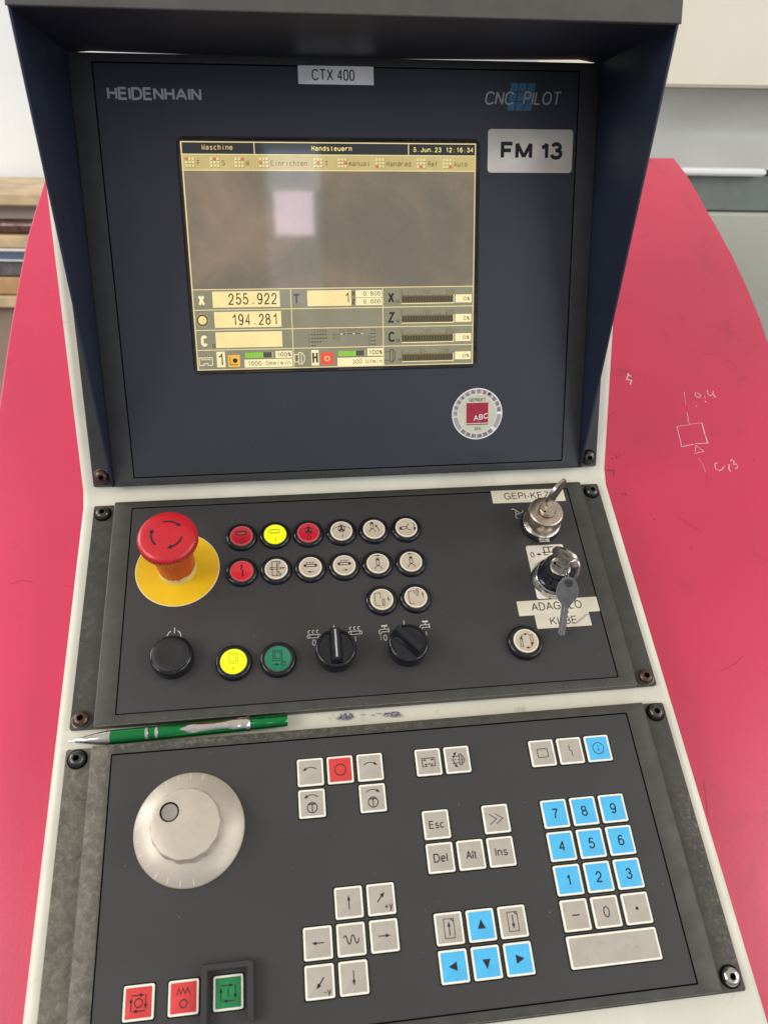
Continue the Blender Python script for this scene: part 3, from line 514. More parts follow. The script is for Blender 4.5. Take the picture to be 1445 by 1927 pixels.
q.ribbon([(X(10), Y(456)), (X(29), Y(456))], 0.4, Z3, 'screen_pale')
for (u, v) in ((11, 456), (28, 456)): q.disc(X(u), Y(v), 0.9, Z3, 'screen_pale', 3)
q.build('status_icon', screen, Matrix.Identity(4), smooth=False)
q = MB()
q.ribbon([(X(220), Y(449)), (X(230), Y(449)), (X(230), Y(466)), (X(220), Y(466))], 0.55, Z3, 'screen_pale', True); q.rect(X(224), Y(461), X(226), Y(453), Z3, 'screen_dark')
q.ribbon([(X(230), Y(445)), (X(236), Y(445)), (X(236), Y(471)), (X(230), Y(471))], 0.55, Z3, 'screen_pale', True); q.ribbon([(X(236), Y(445)), (X(240), Y(448)), (X(243), Y(454)), (X(243), Y(463)), (X(240), Y(468)), (X(236), Y(471))], 0.6, Z3, 'screen_pale')
q.build('status_icon', screen, Matrix.Identity(4), smooth=False)
q = MB()
q.ribbon([(X(429), Y(448)), (X(442), Y(448))], 0.55, Z3, 'screen_dark'); q.ribbon([(X(429), Y(467)), (X(442), Y(467))], 0.55, Z3, 'screen_dark')
q.ribbon([(X(442), Y(443)), (X(449), Y(443)), (X(449), Y(471)), (X(442), Y(471))], 0.6, Z3, 'screen_dark', True); q.ribbon([(X(449), Y(444)), (X(454), Y(449)), (X(454), Y(465)), (X(449), Y(470))], 0.6, Z3, 'screen_dark')
q.build('status_icon', screen, Matrix.Identity(4), smooth=False)
q = MB()
oc = [(X(18.5) + 4.9 * math.cos(R_(22.5 + 45 * i)), Y(369) + 4.9 * math.sin(R_(22.5 + 45 * i))) for i in range(8)]
q.poly(oc, Z2, 'screen_black'); q.poly([(X(18.5) + (x - X(18.5)) * 0.8, Y(369) + (y - Y(369)) * 0.8) for x, y in oc], Z3, 'screen_orange'); q.poly([(X(18.5) + (x - X(18.5)) * 0.72, Y(369) + (y - Y(369)) * 0.72) for x, y in oc], Z4, 'screen_field')
q.text('Z', X(20), Y(370), 2.6, 3.2, Z4 + 0.03, 'screen_warm', 0.02)
for i in range(24):
    a = 2 * math.pi * i / 24; q.disc(X(18.5) + 5.9 * math.cos(a), Y(369) + 5.9 * math.sin(a), 0.28, Z3, 'screen_pale', 4)
q.build('status_icon', screen, Matrix.Identity(4), smooth=False)
# ------------------------------------------------------------------ print and stickers on the display panel
b = MB(); b.text('HEIDENHAIN', -155.9, 336.4, 75, 9.6, -0.12, 'logo_grey', 0.036); b.build('printed_logo', fu, Matrix.Identity(4))
b = MB()
for i in range(3):
    for j in range(3):
        w3, h3, g = 7.0, 7.0, 0.6; x0 = 141.1 + i * 7.45; y0 = 327.7 + j * 7.4; sl = 0.16
        def sk(x, y): return (x + sl * (y - 327.7) - 1.3, y)
        b.poly([sk(x0, y0), sk(x0 + 6.6, y0), sk(x0 + 6.6, y0 + 6.6), sk(x0, y0 + 6.6)], -0.12, 'logo_blue')
b.text('CNC', 132.5, 337.2, 25, 10.6, -0.06, 'logo_grey', 0.004, 0.15); b.text('PILOT', 170.4, 337.6, 33, 10.6, -0.06, 'logo_grey', 0.004, 0.15)
b.build('printed_logo', fu, Matrix.Identity(4))
def sticker(pn, x, y, w_, h_, mt, r=0.6, rot=0.0, z=0.0, label=None, th=0.18):
    b = MB(); b.rings([(rr(w_, h_, r), 0.02), (rr(w_, h_, r), th * 0.7), (rr(w_ - 0.2, h_ - 0.2, r), th)], mt, cap0=False)
    o = b.build('sticker', console, at(pn, x, y, z, rot)); o['label'] = label; return o
def letters(par, st, x, y, w_, h_, mt='legend_black', bold=0.0, z=0.24, name='lettering'):
    b = MB(); b.text(st, x, y, w_, h_, z, mt, bold); return b.build(name, par, Matrix.Identity(4))
o = sticker('u', -7.1, 352.5, 63, 13.9, 'sticker_white', z=-0.15, label='white sticker reading CTX 400 above the display'); letters(o, 'CTX 400', -2.4, 0.2, 35.5, 8.6)
o = sticker('u', 161.9, 295.4, 76.6, 35.2, 'sticker_silver', 3, z=-0.15, label='silver sticker reading FM 13 right of the display'); letters(o, 'FM 13', 1.2, 0.3, 56, 14.4, bold=0.050)
# round inspection sticker
b = MB(); b.lathe([(24.4, 0.02), (24.4, 0.12), (24.2, 0.18)], 'sticker_white', 56)
st = b.build('sticker', console, at('u', 118.0, 65.4, -0.15)); st['label'] = 'round inspection sticker with red square below the display'
b = MB(); b.disc(0, 0, 18.6, 0.24, 'sticker_pale', 48)
def wedge(a0, a1, mt): 
    k = 4; b.poly([(19.1 * math.cos(R_(a0 + (a1 - a0) * i / k)), 19.1 * math.sin(R_(a0 + (a1 - a0) * i / k))) for i in range(k + 1)] + [(23.4 * math.cos(R_(a1 - (a1 - a0) * i / k)), 23.4 * math.sin(R_(a1 - (a1 - a0) * i / k))) for i in range(k + 1)], 0.24, mt)
for i in range(12): wedge(178 - i * 15.2 - 6.8, 178 - i * 15.2 + 6.8, 'sticker_grey')
for i in range(6): wedge(231 + i * 15.2 - 6.8, 231 + i * 15.2 + 6.8, 'sticker_grey')
for a0, a1 in ((187, 203), (203, 222), (-18, -2), (-38, -18)): wedge(a0, a1, 'sticker_grey')
b.poly([(-10.6, -8.6), (10.6, -8.6), (10.6, 10.6), (-10.6, 10.6)], 0.28, 'sticker_red'); b.rect(-10.6, -10.4, 10.6, -9.6, 0.28, 'sticker_digit')
b.build('sticker_print', st, Matrix.Identity(4))
b = MB(); b.text('GEPR\u00dcFT', 0, 13.3, 16, 3.1, 0.30, 'legend_black', 0.02); b.text('SFK', 0.6, -14.2, 6.2, 2.9, 0.30, 'legend_black', 0.02); b.text('ABC', 3.2, -3.0, 14.2, 5.0, 0.34, 'sticker_white', 0.02, 0.15, R_(9))
for i in range(12):
    a = R_(178 - i * 15.2); 
    if i != 8: b.text(str(i + 1), 21.2 * math.cos(a), 21.2 * math.sin(a), None, 2.9, 0.30, 'sticker_digit', 0.02, 0, a - math.pi / 2)
    else:
        b.disc(21.6 * math.cos(a) - 0.6, 21.6 * math.sin(a) + 0.6, 1.5, 0.31, 'legend_black', 7)
for i in range(6):
    a = R_(231 + i * 15.2); b.text('%02d' % (i + 5), 21.2 * math.cos(a), 21.2 * math.sin(a), None, 2.9, 0.30, 'sticker_digit', 0.02, 0, a + math.pi / 2)
b.build('lettering', st, Matrix.Identity(4))
# ------------------------------------------------------------------ stickers of the button panel
o = sticker('m', 166.1, -19.9, 71.8, 14.4, 'sticker_cream', rot=-0.012, label='cream sticker reading GEPI-KEZI under the upper key switch'); letters(o, 'GEPI-KEZI', -0.5, 0.4, 46.5, 7.6)
o = sticker('m', 169.4, -137.3, 73.6, 14.2, 'sticker_cream', label='wide cream sticker reading ADAGOLO below the lower key switch'); letters(o, 'ADAGOLO', -1.5, 0.8, 46, 7.8)
o = sticker('m', 170.8, -150.6, 49.4, 13.8, 'sticker_cream', z=0.12, label='short cream sticker reading KI-BE with a grey smear'); letters(o, 'KI-BE', 0.4, -0.4, 24.5, 7.4)
b = MB(); rd = random.Random(11)
for k in range(9):
    x, y = 11 + k * 1.3, -4 + k * 0.9 + rd.uniform(-1, 1); b.ribbon([(x, y), (x + 1.6, y + 1.6), (x + 3.4, y + rd.uniform(1, 3))], rd.uniform(0.5, 1.3), 0.26 + k * 0.004, 'sticker_smear')
b.build('smear', o, Matrix.Identity(4))
# ------------------------------------------------------------------ push buttons
def button(x, y, lens, rim, legend, label, r=13.8, rl=10.0, tall=0.0, name='push_button', pn='m'):
    t = tall; b = MB()
    b.lathe([(r + 0.5, -0.3), (r + 0.3, 0.6 + t * 0.3), (r, 1.6 + t), (r - 1.0, 2.9 + t), (r - 2.0, 3.3 + t), (r - 2.7, 3.2 + t), (r - 3.0, 2.4 + t), (rl + 0.55, 2.3 + t)], 'black_plastic', 56, cap1=False)
    b.lathe([(rl + 0.7, 2.0 + t), (rl + 0.6, 2.9 + t), (rl + 0.15, 3.0 + t), (rl, 2.4 + t)], 'brass_ring', 56, cap1=False)
    o = b.build(name, console, at(pn, x, y), ang=50); o['label'] = label
    b = MB(); b.lathe([(rl, 2.0 + t), (rl - 0.05, 3.3 + t), (rl - 0.4, 3.7 + t, rim), (rl - 1.0, 3.75 + t, rim), (rl - 1.1, 3.7 + t, lens)], lens, 48)
    b.build('lens', o, Matrix.Identity(4), ang=40)
    if legend:
        b = MB(1.15); b.tf = Matrix.Translation((0, 0, 3.82 + t)) @ Matrix.Diagonal((1.14, 1.24, 1, 1)); legend(b); b.build('legend', o, Matrix.Identity(4), smooth=False)
    return o
D = 'legend_dark'
def capsule(b, mt, w_=0.45):
    b.ribbon([(-5, 2.2), (-3.6, 3.8), (3.2, 3.8), (4, 3.0), (4, 1.4), (3.2, 0.6), (-3.6, 0.6)], w_, 0, mt, True); b.ribbon([(-3.2, 1.2), (-3.2, 3.2), (2.7, 3.2), (2.7, 1.2)], w_ * 0.8, 0, mt, True)
def lg_lamp0(b): capsule(b, D, 0.6); b.rect(-3, 1.2, 2.6, 3.2, 0, 'lens_red_rim'); b.ribbon([(-3, 1.9), (2.6, 1.9)], 0.25, 0.02, D); b.ribbon([(-3, 2.6), (2.6, 2.6)], 0.25, 0.02, D); b.arc(0.2, -4.5, 1.4, 0, 360, 0.45, 0, D, 2.0)
def lg_lamp1(b): capsule(b, 'legend_faint', 0.4); b.ribbon([(0.2, -2.5), (0.2, -6.2)], 0.45, 0, 'legend_faint')
def fan(b, mt=D):
    b.ribbon([(-7, 0.5), (-6.4, 2.0), (0, 4.6), (6.4, 2.0), (7, 0.8)], 0.35, 0, mt); b.ribbon([(0, 6.0), (0, 4.6)], 0.35, 0, mt)
    b.arc(0.2, 1.4, 2.6, 0, 360, 0.5, 0, mt); b.poly([(-0.6, 3.8), (0.9, 3.9), (0.9, 1.8), (2.5, 0.4), (1.5, -0.9), (0.2, 0.3), (-1.2, -0.8), (-2.1, 0.5), (-0.6, 1.8)], 0.01, mt)
def lg_fan0(b): fan(b, 'legend_black'); b.arc(0.3, -4.4, 1.3, 0, 360, 0.4, 0, 'legend_black', 1.9)
def lg_fan1(b): fan(b); b.ribbon([(0.6, -2.6), (0.6, -5.8)], 0.35, 0, D)
def grip(b, flip=1):
    b.ribbon([(-1.1, 0.6), (-1.1, 5), (-0.6, 6), (0.6, 6), (1.1, 5), (1.1, 0.6)], 0.4, 0, D, True); b.rect(-0.9, 4.3, 0.9, 5.7, 0, D)
    b.ribbon([(-2.4, -2.6), (-2.6, -1.4), (0, 0.5), (2.6, -1.4), (2.2, -2.6)], 0.4, 0, D)
def lg_grip_up(b): b.tf = b.tf @ Matrix.Translation((-1.5, -0.2, 0)); grip(b); b.arcarrow(0.5, -1.0, 4.6, -15, 52, 0.45, 2.2, 2.0, 0, D)
def lg_grip_side(b):
    s0 = b.tf.copy(); b.tf = s0 @ Matrix.Translation((0.4, 0, 0)) @ Matrix.Rotation(R_(98), 4, 'Z'); grip(b); b.tf = s0; b.arcarrow(0, 0, 6.6, 38, -10, 0.45, 2.6, 2.4, 0, D)
def lg_zig(b): b.ribbon([(0.0, 5.0), (-0.3, 0.9)], 0.9, 0, 'legend_black'); b.ribbon([(-0.4, 0.9), (1.0, -0.4)], 0.4, 0, 'legend_black'); b.ribbon([(0.9, 0.2), (0.7, -4.6)], 0.9, 0, 'legend_black')
def lg_chuck(b):
    b.ribbon([(-3.2, 5.6), (0.6, 5.6), (0.6, -5.4), (-3.0, -5.4)], 0.4, 0, D, True)
    b.ribbon([(0.6, 5.6), (3.0, 5.6), (3.0, 4.2), (1.8, 3.8), (1.8, 2.7), (0.6, 2.7)], 0.4, 0, D); b.ribbon([(0.6, -2.0), (1.9, -2.2), (1.9, -3.6), (3.3, -4.0), (3.3, -5.2), (0.6, -5.4)], 0.4, 0, D)
    b.ribbon([(-4.6, -0.4), (-4.6, 1.1), (3.4, 1.1), (3.4, -0.4)], 0.4, 0, D, True); b.arrow((3.8, 0.4), (7.0, 0.4), 0.4, 2.2, 1.6, 0, D)
def conv(b, d):
    b.ribbon([(-4.4, 0.2), (-5.1, 1.1), (-4.4, 2.0), (4.4, 2.0), (5.1, 1.1), (4.4, 0.2)], 0.5, 0, D, True); b.disc(-4, 1.1, 0.9, 0, D, 8); b.disc(4, 1.1, 0.9, 0, D, 8)
    for k in (-2, 0.2, 2.3): b.arc(k, 3.1, 0.75, 20, 230, 0.35, 0, D, n=6)
    b.arrow((-2.2 * d, -4), (2.6 * d, -4), 0.35, 2.2, 1.5, 0, D)
def gr2(b, d): s0 = b.tf.copy(); b.tf = s0 @ Matrix.Translation((0, -2.2, 0)); grip(b); b.tf = s0; b.arrow((-2.2 * d, 6.2), (2.4 * d, 6.2), 0.35, 2.2, 1.5, 0, D)
def door(b, d):
    b.ribbon([(-0.9, 0.8 if d < 0 else 2.2), (-0.9, 4.8), (-5.3, 4.8), (-5.3, -5.0), (-1.6, -5.0)], 0.35, 0, D); 
    if d < 0: b.ribbon([(0.3, 0), (1.7, 0), (1.7, -5.0), (0.3, -5.0)], 0.35, 0, D, True); b.arrow((5, 2.4), (5, -2.0), 0.35, 2.0, 1.5, 0, D)
    else: b.ribbon([(0.7, 6.2), (2.1, 6.2), (2.1, 1.0), (0.7, 1.0)], 0.35, 0, D, True); b.arrow((5.4, -0.6), (5.4, 3.8), 0.35, 2.0, 1.5, 0, D)
bx = [-106.9 + 30.03 * i for i in range(6)]
RW, YL, WH = ('lens_red', 'lens_red_rim'), ('lens_yellow', 'lens_yellow'), ('lens_white', 'lens_white_rim')
row1 = [(RW, lg_lamp0, 'dark red button with lamp symbol and 0'), (YL, lg_lamp1, 'lit yellow button with lamp symbol in the top row'), (RW, lg_fan0, 'dark red button with fan symbol and 0'), (WH, lg_fan1, 'white button with fan symbol'), (WH, lg_grip_up, 'white button with gripper turning up'), (WH, lg_grip_side, 'white button with gripper lying sideways')]
row2 = [(('lens_bright_red', 'lens_red_rim'), lg_zig, 'bright red button with broken line symbol'), (WH, lg_chuck, 'white button with chuck symbol'), (WH, lambda b: conv(b, -1), 'white button with conveyor and arrow left'), (WH, lambda b: conv(b, 1), 'white button with conveyor and arrow right'), (WH, lambda b: gr2(b, 1), 'white button with gripper and arrow right'), (WH, lambda b: gr2(b, -1), 'white button with gripper and arrow left')]
for i, (c_, lg, la) in enumerate(row1): button(bx[i], -50.4, c_[0], c_[1], lg, la)
for i, (c_, lg, la) in enumerate(row2): button(bx[i], -86.0, c_[0], c_[1], lg, la)
button(bx[4], -121.5, *WH, lambda b: door(b, -1), 'white button with door and arrow down'); button(bx[5], -121.5, *WH, lambda b: door(b, 1), 'white button with door and arrow up')
def lg_scr(b, mt):
    b.ribbon([(-3.6, 5.4), (2.9, 5.4), (2.9, -1.8), (-3.6, -1.8)], 0.35, 0, mt, True); b.ribbon([(-2.4, 4.4), (1.7, 4.4), (1.7, -0.4), (-2.4, -0.4)], 0.35, 0, mt, True)
def lg_y2(b): lg_scr(b, 'legend_faint'); b.arrow((1.6, -5.0), (-1.8, -5.0), 0.3, 2, 1.2, 0, 'legend_faint')
def lg_g2(b): lg_scr(b, 'legend_black'); b.arrow((-3.8, -4.4), (1.2, -4.4), 0.35, 2.6, 1.8, 0, 'legend_black'); b.arc(3.6, -4.0, 1.5, 0, 360, 0.4, 0, 'legend_black'); b.ribbon([(3.0, -4.6), (4.4, -3.2)], 0.3, 0, 'legend_black')
def lg_cyc(b):
    b.ribbon([(-4.6, 0.8), (-4.6, -4.2), (-3.0, -4.2), (-3.0, 2.6)], 0.35, 0, D); b.poly([(-5.0, 1.0), (-2.6, 4.6), (-2.6, 1.0)], 0, D)
    b.ribbon([(3.6, -1.5), (3.6, 4.0), (5.2, 4.0), (5.2, -1.0)], 0.35, 0, D); b.poly([(5.6, -1.2), (3.2, -5.0), (3.2, -1.6)], 0, D)
    b.arrow((-1.8, 4.4), (2.2, 5.0), 0.35, 2.4, 1.6, 0, D); b.arrow((2.6, -5.0), (-1.6, -5.2), 0.35, 2.4, 1.6, 0, D); b.ribbon([(2.2, 4.8), (3.0, 4.0)], 0.35, 0, D)
button(-113.8, -169.8, *YL, lg_y2, 'lit yellow button with screen symbol in the bottom row', 14.8, 10.7, 1.6); button(-77.7, -169.8, 'lens_green', 'lens_green', lg_g2, 'dark green button with screen symbol and arrow', 14.8, 10.7, 1.6)
button(132.2, -169.7, *WH, lg_cyc, 'white button with cycle arrows under the stickers', 15.2, 10.7, 2.4)
# power button
b = MB(); b.lathe([(17.4, -0.3), (17.5, 7.5), (17.1, 9.2), (16.2, 10.4), (15.4, 10.8), (15.1, 10.2), (14.8, 10.3)], 'black_plastic', 56, cap1=False)
pw = b.build('push_button', console, at('m', -163.3, -162.5), ang=50); pw['label'] = 'large black power button'
b = MB(); b.lathe([(14.9, 9.4), (14.8, 10.9), (14.2, 11.4), (9, 10.6), (4, 10.2)], 'black_satin', 48); b.build('button_cap', pw, Matrix.Identity(4), ang=50)
Wh = 'legend_white'
def sym(fn, x=0.0, y=0.0, kx=1.0, ky=1.0):
    b = MB(1.1); b.tf = Matrix.Translation((x, y, 0)) @ Matrix.Diagonal((kx, ky, 1, 1)); fn(b); b.build('printed_symbol', fm, Matrix.Identity(4), smooth=False)
def s_pow(b): b.ribbon([(0.2, 8.0), (0.2, 2.8)], 0.55, -0.1, Wh); b.arc(0, 0, 5.6, 118, 222, 0.6, -0.1, Wh); b.arc(0, 0, 5.6, 62, -42, 0.6, -0.1, Wh)
sym(s_pow, -163.1, -142.4)
def s_conv(b):
    b.ribbon([(-5, -1.4), (-5.8, 0), (-5, 1.4), (5, 1.4), (5.8, 0), (5, -1.4)], 0.5, -0.1, Wh, True); b.rect(-2.9, -0.9, 2.9, 0.9, -0.09, 'legend_black')
    for k in (-3.6, 3.6): b.ribbon([(k, -1.3), (k, 1.3)], 0.4, -0.08, Wh)
    for k in (-3.6, 0, 3.6): b.arc(k, 4.0, 1.15, 60, 260, 0.5, -0.1, Wh, n=7, ry=1.4)
sym(s_conv, -47.3, -150.4); sym(s_conv, -12.0, -149.6)
s_zero = lambda b: b.arc(0, 0, 1.25, 0, 360, 0.55, -0.1, Wh, 2.5)
s_bar = lambda n_: (lambda b: b.ribbon([(0, n_ / 2), (0, -n_ / 2)], 0.55, -0.1, Wh))
sym(s_zero, -47.4, -156.2); sym(s_bar(4.6), -12.4, -155.3); sym(s_bar(7.5), -29.9, -145.2)
def s_tap(b):
    b.ribbon([(-4.0, -3.0), (-4.0, -0.4), (-2.8, 1.0), (4.2, 1.0)], 0.5, -0.1, Wh); b.ribbon([(-2.2, -3.0), (-2.2, -1.4), (4.2, -1.3)], 0.5, -0.1, Wh); b.ribbon([(-4.0, -3.0), (-2.2, -3.0)], 0.4, -0.1, Wh)
    b.ribbon([(1, 1.0), (1, 4.0)], 0.6, -0.1, Wh); b.ribbon([(-1.4, 3.6), (3.4, 4.6)], 0.9, -0.1, Wh); b.ribbon([(-1.4, 4.6), (3.4, 3.6)], 0.9, -0.09, Wh); b.ribbon([(4.3, -2.2), (4.3, 1.9)], 0.6, -0.1, Wh)
sym(s_tap, 12.2, -149.2); sym(s_tap, 47.8, -147.6, 1, 1.0)
sym(lambda b: [b.ribbon([(0, -k * 1.8), (0, -k * 1.8 - 1.0)], 0.6, -0.1, Wh) for k in range(3)], 9.2, -153.2)
sym(s_zero, 13.0, -156.0); sym(s_bar(4.4), 48.6, -154.9); sym(s_bar(7.5), 30.4, -145.2)
def s_three(b):
    b.arc(0, 0, 1.7, 0, 360, 0.55, -0.1, Wh)
    for a in (100, 220, 340):
        p = [(1.7, 0), (2.6, 0.1), (3.6, 0.9), (4.6, 2.0), (5.0, 3.4), (4.2, 4.4)]; c_, s_ = math.cos(R_(a)), math.sin(R_(a)); b.ribbon([(x * c_ - y * s_, x * s_ + y * c_) for x, y in p], 0.55, -0.1, Wh)
sym(s_three, 151.6, -38.2)
# dust and lint on the plates, fine knocks on the frame
rd = random.Random(40)
for fr_, (x0, x1, y0, y1), n_ in ((fm, (-200, 203, -203, -18), 70), (fl, (-203, 202, -192, -8), 80), (fu, (-200, 200, 20, 95), 24)):
    b = MB()
    for k in range(n_):
        x, y, r_ = rd.uniform(x0, x1), rd.uniform(y0, y1), rd.uniform(0.15, 0.42); m5 = 5; a0 = rd.uniform(0, 6)
        b.poly([(x + r_ * rd.uniform(0.5, 1.3) * math.cos(a0 + 2 * math.pi * i / m5), y + r_ * rd.uniform(0.5, 1.3) * math.sin(a0 + 2 * math.pi * i / m5)) for i in range(m5)], -0.14, 'dust')
    o = b.build('dust_speck', fr_, Matrix.Identity(4), smooth=False); o['kind'] = 'stuff'
# ------------------------------------------------------------------ selector knobs
def selector(x, y, ang, label):
    b = MB(); b.lathe([(16.6, -0.3), (16.8, 8.5), (17.2, 8.8), (17.2, 11.0), (16.4, 13.2), (15.2, 14.0), (14.4, 14.0), (13.9, 13.0), (13.2, 13.1)], 'black_plastic', 64)
    o = b.build('selector_knob', console, at('m', x, y, 0, ang), ang=40); o['label'] = label
    b = MB()
    def gr(w_, y0, y1): return [(-w_, y0), (w_, y0), (w_, y1), (-w_, y1)]
    b.rings([(gr(5.2, -13.7, 14.4), 12.9), (gr(4.4, -14.2, 15.0), 17), (gr(3.7, -13.8, 14.8), 20.5), (gr(3.0, -13.0, 14.2), 21.6), (gr(1.9, -12.6, 13.8), 21.2)], 'black_plastic', cap0=False)
    g = b.build('grip_bar', o, Matrix.Identity(4), ang=35)
    b = MB(); b.rings([(gr(0.75, -11.0, 12.9), 21.15), (gr(0.75, -11.0, 12.9), 21.6), (gr(0.5, -10.8, 12.6), 21.8)], 'knob_highlight', cap0=False); b.build('grip_highlight', o, Matrix.Identity(4)) if ang == 0 else None  # highlight along the upright grip, drawn as a pale strip
    return o
selector(-30.1, -167.3, 0, 'black selector knob pointing straight up'); selector(30.6, -167.0, R_(43), 'black selector knob turned to the upper left')
# ------------------------------------------------------------------ emergency stop
b = MB(); b.lathe([(36.2, -0.15), (36.2, 0.12), (36.0, 0.22, 'estop_cream_rim'), (35.4, 0.24, 'estop_cream_rim'), (35.3, 0.24, 'estop_yellow')], 'estop_cream_rim', 96)
es = b.build('emergency_stop_button', console, at('m', -162.4, -78.9), ang=40)
b = MB(); b.lathe([(16.0, 0.2), (16.2, 1.2), (15.6, 1.8), (15.6, 9.5)], 'estop_base', 64, mod=lambda a, r, z: 1 if z < 2 else 1 + 0.012 * math.cos(44 * a), cap1=False); b.build('base_ring', es, Matrix.Identity(4), ang=50)
b = MB(); b.lathe([(15.9, 7.4), (16.1, 9.6), (16.2, 12), (16.7, 30), (17.4, 44), (19, 48)], 'estop_red', 176, mod=lambda a, r, z: 1 - (0.05 if (z < 10 and math.cos(44 * a) > 0) else 0), cap1=False); b.build('stem', es, Matrix.Identity(4), ang=45)
b = MB(); b.lathe([(17, 46.5), (22.6, 47.6), (23.7, 48.4), (24.3, 49.2), (24.3, 54.4), (24.1, 55.6), (23.4, 56.9), (22.2, 57.9), (20.4, 58.6), (17, 59.1), (12, 59.4), (6, 59.6), (0.3, 59.65)], 'estop_red', 288,
                 mod=lambda a, r, z: 1 - (0.045 * (0.5 + 0.5 * math.cos(60 * a)) if 47 < z < 54.5 else 0)); hd = b.build('mushroom_head', es, Matrix.Identity(4), ang=50)
b = MB()
for a0 in (80, 200, 320): b.tf = Matrix.Translation((0, 0, 59.75)); b.arcarrow(0, 0.3, 12.4, a0 + 27, a0 - 34, 1.35, 3.6, 3.8, 0, 'legend_black')
b.build('legend', es, Matrix.Identity(4), smooth=False)
# ------------------------------------------------------------------ key switches
def coin(b, cx, cz, pts, th, mt, ax):
    """extrude outline (u along ax, h) by th across ax"""
    d = Vector((ax[0], ax[1], 0)).normalized(); n_ = Vector((-d.y, d.x, 0)); k = len(pts)
    vs_ = [tuple(d * u + n_ * (th / 2) + Vector((0, 0, h))) for u, h in pts] + [tuple(d * u - n_ * (th / 2) + Vector((0, 0, h))) for u, h in pts]
    b.add(vs_, [list(range(k)), [k + i for i in range(k)][::-1]] + [[i, (i + 1) % k, k + (i + 1) % k, k + i] for i in range(k)], mt)
def bow_outline(hole=True, bl=14.0, wide=11.0, tall=22.0, bw=3.6):
    """key outline: blade below u=0, oval bow above, with a slot-shaped hole joined by a seam"""
    P = [(-bw, -bl), (bw, -bl), (bw, -2), (bw + 1.4, -1.2), (bw + 1.4, 0)]
    for i in range(15):
        a = R_(-62 + 304 * i / 14); P.append((wide * math.cos(a), tall / 2 + 1.2 + (tall / 2) * math.sin(a)))
    P += [(-bw - 1.4, 0), (-bw - 1.4, -1.2), (-bw, -2)]
    if hole:
        H = [(4.4 * math.cos(R_(90 + 360 * i / 14)), tall - 4.4 + 2.4 * math.sin(R_(90 + 360 * i / 14))) for i in range(15)][::-1]
        top = max(range(len(P)), key=lambda i: P[i][1]); P = P[:top + 1] + H + P[top:]
    return P
b = MB(); b.lathe([(18.4, -0.3), (18.2, 3.0), (17.4, 3.8)], 'black_plastic', 56)
k1 = b.build('key_switch', console, at('m', 170.6, -53.3), ang=45); k1['label'] = 'upper key switch with a thick bare metal cap'
b = MB(); b.lathe([(17.2, 3.5), (17.8, 4.6), (17.8, 7.2), (17.0, 8.0), (16.2, 8.2)], 'steel_bright', 56); b.box(-6, 4, -20.3, -14, 3.4, 5.2, 'steel_bright', 0.4); b.build('collar', k1, Matrix.Identity(4), ang=40)
b = MB(); b.lathe([(16.0, 8.0), (16.3, 8.6), (16.0, 23.6), (15.2, 24.9), (14.2, 25.3), (8.2, 25.3), (8.0, 24.2), (7.5, 24.2), (7.3, 29.0), (6.6, 29.8), (5.0, 29.9)], 'nickel_worn', 64); b.build('cap', k1, Matrix.Identity(4), ang=38)
b = MB(); b.tf = Matrix.Rotation(R_(40), 4, 'Z'); b.box(-5.6, 5.6, -1.0, 1.0, 29.5, 30.05, 'groove_black'); b.build('keyway', k1, Matrix.Identity(4))
b = MB(); coin(b, 0, 0, bow_outline(True, 16, 12.5, 31, 4.4), 2.5, 'key_metal', (math.cos(R_(40)), math.sin(R_(40)))); b.solid = True
o = b.build('switch_key', None, CONSOLE @ at('m', 170.6, -53.3, 40.5), ang=30)
tag(o, 'steel key standing out of the upper key switch, edge towards the viewer', 'key', 'keys at the two key switches')
b = MB(); b.rings([(rr(35.6, 54.4, 2.2), 0.0), (rr(35.6, 54.4, 2.2), 0.3), (rr(35.3, 54.1, 2.2), 0.45)], 'sticker_silver', cap0=False)
k2 = b.build('key_switch', console, at('m', 169.9, -102.0), ang=45); k2['label'] = 'lower key switch with black cap on a silver plate'
b = MB(1.35); Bk = 'legend_black'
b.arc(-13.2, 17.6, 1.5, 0, 360, 0.6, 0.5, Bk, 2.4); b.arrow((-9.2, 17.6), (-4.2, 17.6), 0.7, 2.8, 2.4, 0.5, Bk)
b.ribbon([(-1.4, 24.6), (8, 24.6)], 0.7, 0.5, Bk); b.ribbon([(-1.4, 24.6), (-1.4, 17.6)], 0.8, 0.5, Bk); b.ribbon([(3.2, 24.6), (3.2, 19.4)], 0.8, 0.5, Bk); b.ribbon([(-3.4, 19.2), (6, 19.2)], 0.7, 0.5, Bk); b.ribbon([(-2.8, 16.6), (2, 16.6)], 0.7, 0.5, Bk)
b.build('legend', k2, Matrix.Identity(4), smooth=False)
b = MB(); b.tf = Matrix.Translation((0.7, -8.4, 0)); b.lathe([(20.2, 0.4), (20.2, 2.4), (19.2, 4.4), (18.2, 7.6), (17.4, 8.4), (17.0, 7.4)], 'chrome', 64); b.build('collar', k2, Matrix.Identity(4), ang=40)
b = MB(); b.tf = Matrix.Translation((0.7, -8.4, 0)); b.lathe([(16.6, 7.0), (16.6, 10), (15.2, 11.0), (15.2, 14), (14.2, 15.4), (14.2, 22.0), (13.2, 24.2), (9.6, 24.6), (9.4, 23.8)], 'black_plastic', 64)
b.rings([([(-12.4, 4.0), (-4.5, 12.6), (-1.5, 13.8), (1.0, 11.0), (-9, 0)], 9), ([(-12.0, 4.6), (-9.6, 10.6), (-6.6, 11.6), (-2.0, 9.0), (-9, 0)], 22.0), ([(-11.4, 4.6), (-9.4, 10.0), (-6.8, 11.0), (-2.6, 9.0), (-9, 0)], 23.0)], 'black_plastic', cap0=False)
